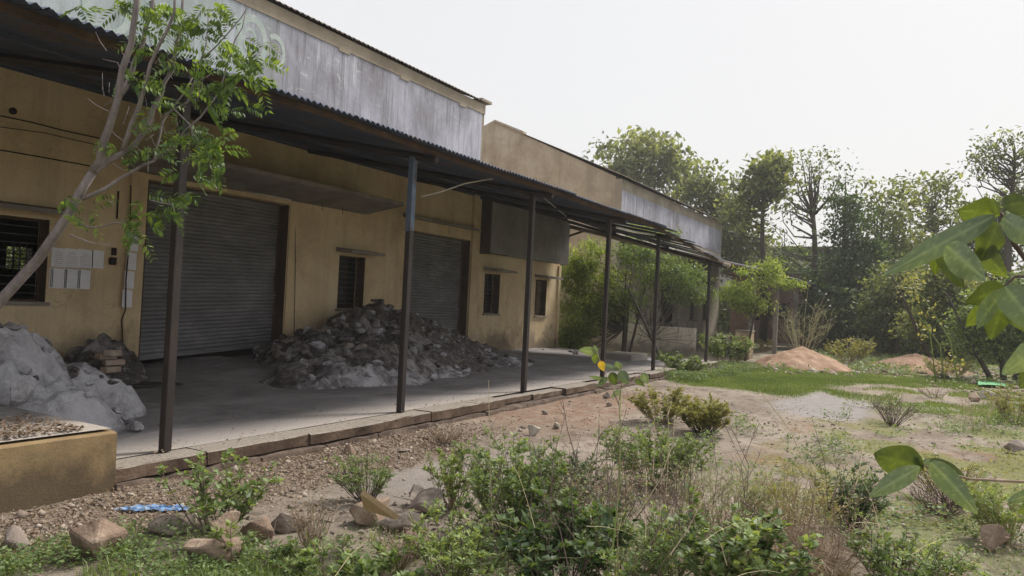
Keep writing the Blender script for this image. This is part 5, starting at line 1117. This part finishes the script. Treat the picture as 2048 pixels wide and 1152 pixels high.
for (a, c, k, sp) in fc:
    for i in range(int(k*.72)):
        s = vd(a+NR.normal(0, sp*.5), c+NR.normal(0, sp*.42), 4.8+NR.normal(0, .12)); P.append(s); D.append(rt*NR.normal(.35, .8)+np.array([0, 0, 1.])*NR.normal(-.25, .35)+fw*NR.normal(0, .5))
P = np.array(P); D = np.array(D); n = len(P); Ln = NR.uniform(.07, .15, n)
P2, D2, U2, L2, W2 = fronds(P, D, Ln*1.15, 7, .062, .44, .25, -fw); T = np.repeat(NR.random(n), 7); T = np.concatenate([T, T]); leaf_obj('foliage', P2, D2, U2, L2, W2, 'tree', e, tone=.2+.6*T, droop=.1)
# ------------------------------------------------------------------ big-leaved branches at the right, close to the camera
def bigleaf(e, b0, t0, wpx, dep, sag=.12, roll=0., m='broad', bend=.0, ddep=0., cup=.18):
    A = atd(*b0, dep); T = atd(*t0, dep+ddep); ln = np.linalg.norm(T-A); w_ = wpx*dep/F*.5; D = (T-A)/ln
    S = np.cross(D, fw); S /= np.linalg.norm(S); Nn = np.cross(S, D); S, Nn = S*math.cos(roll)+Nn*math.sin(roll), Nn*math.cos(roll)-S*math.sin(roll)
    V = []; nu, nv = 30, 8; tone = NR.uniform(.25, .75)
    for i in range(nu+1):
        u = i/nu; prof = math.sin(PI*min(1, u**.80*1.0))**.75*(1-.12*u) if 0 < u < 1 else 0.02
        for j in range(nv+1):
            v = -1+2*j/nv; wav = w_*(.09*math.sin(u*9+1.3*(j > nv/2)*2+b0[1])*abs(v)+.10*math.sin(u*4+b0[0]))
            V.append(A+D*ln*u+S*w_*prof*v+Nn*(cup*w_*abs(v)*prof+wav)+np.array([0, 0, 1.])*(-sag*ln*(u*u-u*.2)+bend*ln*math.sin(PI*u)))
    Q = np.array([(i*(nv+1)+j, (i+1)*(nv+1)+j, (i+1)*(nv+1)+j+1, i*(nv+1)+j+1) for i in range(nu) for j in range(nv)])
    uv = np.repeat(np.abs(np.linspace(-1, 1, nv+1))[None], nu+1, 0).ravel()
    uu = np.repeat(np.arange(nu+1)/nu, nv+1); vein = (np.sin(uu*52-uv*5) > .93)*.22
    rn = np.clip(tone+.3*(uv < .01)+vein+.12*fbm(uu*7, uv*5, int(b0[0])), 0, 1)
    npmesh('leaf', np.array(V), Q, L[m], e, rnd=rn, smooth=True)
def twig(e, pts, dep, r0, r1, m='twigdark'):
    b = MB(); P_ = [atd(a, c, dep) for a, c in pts]; b.tube(P_, [r0+(r1-r0)*i/(len(P_)-1) for i in range(len(P_))], 7); b.build('twig', M[m], e)
e = empty('big_leaved_branch', atd(2110, 620, 1.75), 'upper big-leaved branch reaching in from the right edge before the trees', 'branch')
twig(e, [(2130, 620), (2060, 530), (2030, 490), (2008, 440), (2000, 425)], 1.75, .007, .004); twig(e, [(2130, 520), (2060, 553), (2030, 553), (2010, 572)], 1.7, .005, .003)
for a in (((1998, 432), (1915, 415), 62, 1.72, .1, .5, 'broad'), ((2006, 412), (2075, 398), 52, 1.7, .1, .4, 'broad'), ((1990, 432), (1768, 545), 50, 1.7, .02, -.5, 'broadlite'), ((2000, 446), (1958, 515), 78, 1.78, .1, .2, 'broad'), ((1890, 492), (1975, 552), 70, 1.62, .1, .1, 'broadlite'),
          ((1885, 490), (1925, 568), 56, 1.75, .1, .3, 'broad'), ((1960, 490), (2012, 548), 52, 1.78, .1, 0, 'broad'), ((1880, 485), (1868, 545), 34, 1.78, .1, 0, 'broad'), ((2004, 436), (2085, 480), 60, 1.66, .1, .2, 'broadlite'), ((2010, 430), (2090, 425), 40, 1.8, .1, .6, 'broad'), ((1985, 440), (1905, 490), 36, 1.82, .1, .1, 'broad'),
          ((2008, 576), (1934, 602), 54, 1.7, .06, .3, 'broad'), ((2010, 580), (1952, 655), 46, 1.64, .05, .2, 'broadlite'), ((2012, 572), (2072, 655), 74, 1.6, .1, .1, 'broadlite'), ((2008, 590), (1985, 676), 66, 1.74, .05, 0, 'broad'), ((2025, 600), (2050, 662), 50, 1.72, .05, 0, 'broad'), ((1995, 598), (1932, 650), 44, 1.78, .05, .2, 'broad'), ((1995, 430), (1985, 395), 18, 1.7, .0, .3, 'broad')):
    bigleaf(e, a[0], a[1], a[2], a[3], a[4], a[5], a[6])
e = empty('big_leaved_branch', atd(2120, 965, 1.9), 'lower big-leaved twig hanging in from the right edge over the weeds', 'branch')
twig(e, [(2130, 968), (2060, 964), (1940, 958), (1885, 945), (1838, 927)], 1.9, .0045, .0028, 'twig')
for a in (((1846, 936), (1748, 912), 74, 1.9, -.02, .2, 'broad'), ((1840, 934), (1738, 992), 40, 1.84, .02, -.4, 'broadlite'), ((1862, 924), (1955, 1020), 52, 1.82, .08, .1, 'broadlite'), ((1850, 926), (1932, 952), 40, 1.95, .0, .3, 'broad'), ((1842, 928), (1828, 912), 12, 1.9, 0, .2, 'broadlite'), ((1845, 930), (1862, 915), 12, 1.9, 0, .2, 'broadlite')):
    bigleaf(e, *a)
e = empty('big_leaved_branch', atd(2120, 740, 1.5), 'pale leaves of a third branch cut off by the right edge', 'branch')
twig(e, [(2140, 720), (2075, 705)], 1.5, .004, .003)
for a in (((2090, 690), (2008, 748), 62, 1.5, .03, .2, 'broadlite'), ((2090, 730), (2040, 775), 50, 1.55, .03, 0, 'broad'), ((2100, 980), (2015, 1000), 34, 1.6, .03, .1, 'broadlite'), ((2095, 1000), (2035, 1025), 34, 1.6, .03, 0, 'broad')): bigleaf(e, *a)
# climbing plant
e = empty('climbing_plant', atd(1240, 1150, 3.4), 'slender climbing plant with round pale leaves and one yellow leaf before the fourth post', 'climber')
g_ = atd(1240, 1330, 3.4); g_[2] = 0
def tw3(pts, r0, r1): twig(e, pts, 3.4, r0*.7, r1*.7, 'twig')
b = MB(); b.tube([g_, atd(1234, 1010, 3.4), atd(1240, 870, 3.4), atd(1238, 800, 3.4)], [.003, .0026, .0022, .002], 5); b.build('twig', M['twig'], e)
tw3([(1238, 810), (1222, 770), (1205, 735), (1192, 700)], .0035, .002); tw3([(1238, 800), (1245, 760), (1240, 735)], .003, .002); tw3([(1240, 775), (1262, 765), (1285, 745)], .003, .002); tw3([(1212, 745), (1232, 735), (1248, 738)], .002, .0015)
for a in (((1192, 704), (1158, 700), 20, 3.4, 0, .4, 'broadlite'), ((1194, 706), (1188, 690), 10, 3.4, 0, .2, 'broadlite'), ((1193, 706), (1188, 728), 16, 3.4, 0, 0, 'broad'), ((1205, 730), (1240, 738), 13, 3.4, .1, .4, 'broadlite'), ((1222, 745), (1232, 770), 22, 3.4, 0, 0, 'broad'), ((1240, 742), (1256, 768), 24, 3.38, 0, .1, 'broadlite'),
          ((1240, 740), (1232, 722), 18, 3.4, 0, .3, 'broadlite'), ((1285, 746), (1296, 768), 18, 3.4, 0, 0, 'broadlite'), ((1270, 758), (1290, 772), 12, 3.4, 0, .3, 'broad'), ((1215, 755), (1195, 772), 14, 3.4, 0, .3, 'broadlite'), ((1208, 760), (1178, 752), 10, 3.4, 0, .5, 'broadlite'), ((1240, 780), (1222, 795), 12, 3.4, 0, 0, 'broadlite')): bigleaf(e, *a)
L['yellow1'] = leaf_mat('turned_leaf', (.42, .28, .03), (.55, .37, .04), (.65, .45, .07), .3)
bigleaf(e, (1200, 722), (1208, 742), 16, 3.38, 0, 0, 'yellow1')

c_ = (bw[0]+bw[1])/2
c_ = aty(36, 515, 27.5)
tree('rear_tree', 'bright leaves of a tree seen through the barred window and the hall behind it', (c_[0], 27.5, 0), (c_[0]+.2, 27.5, 2.5), [(c_[0], 27.5, c_[2], 1.9, .8, 1.7)], 110, 60, .16, m='bright', r0=.06, cr=.6, tone=.7)

# ------------------------------------------------------------------ air
b = MB(); b.box((-20, -90, -1.5), (130, 60, 22)); hz = b.build('haze'); hm = bpy.data.materials.new('haze'); hm.use_nodes = True; ht = hm.node_tree; ht.nodes.clear()
pv = ht.nodes.new('ShaderNodeVolumePrincipled'); pv.inputs['Density'].default_value = .0012; pv.inputs['Color'].default_value = (.96, .96, .95, 1); pv.inputs['Anisotropy'].default_value = .3
ho = ht.nodes.new('ShaderNodeOutputMaterial'); ht.links.new(pv.outputs[0], ho.inputs['Volume']); hz.data.materials.append(hm); tag(hz, kind='stuff')
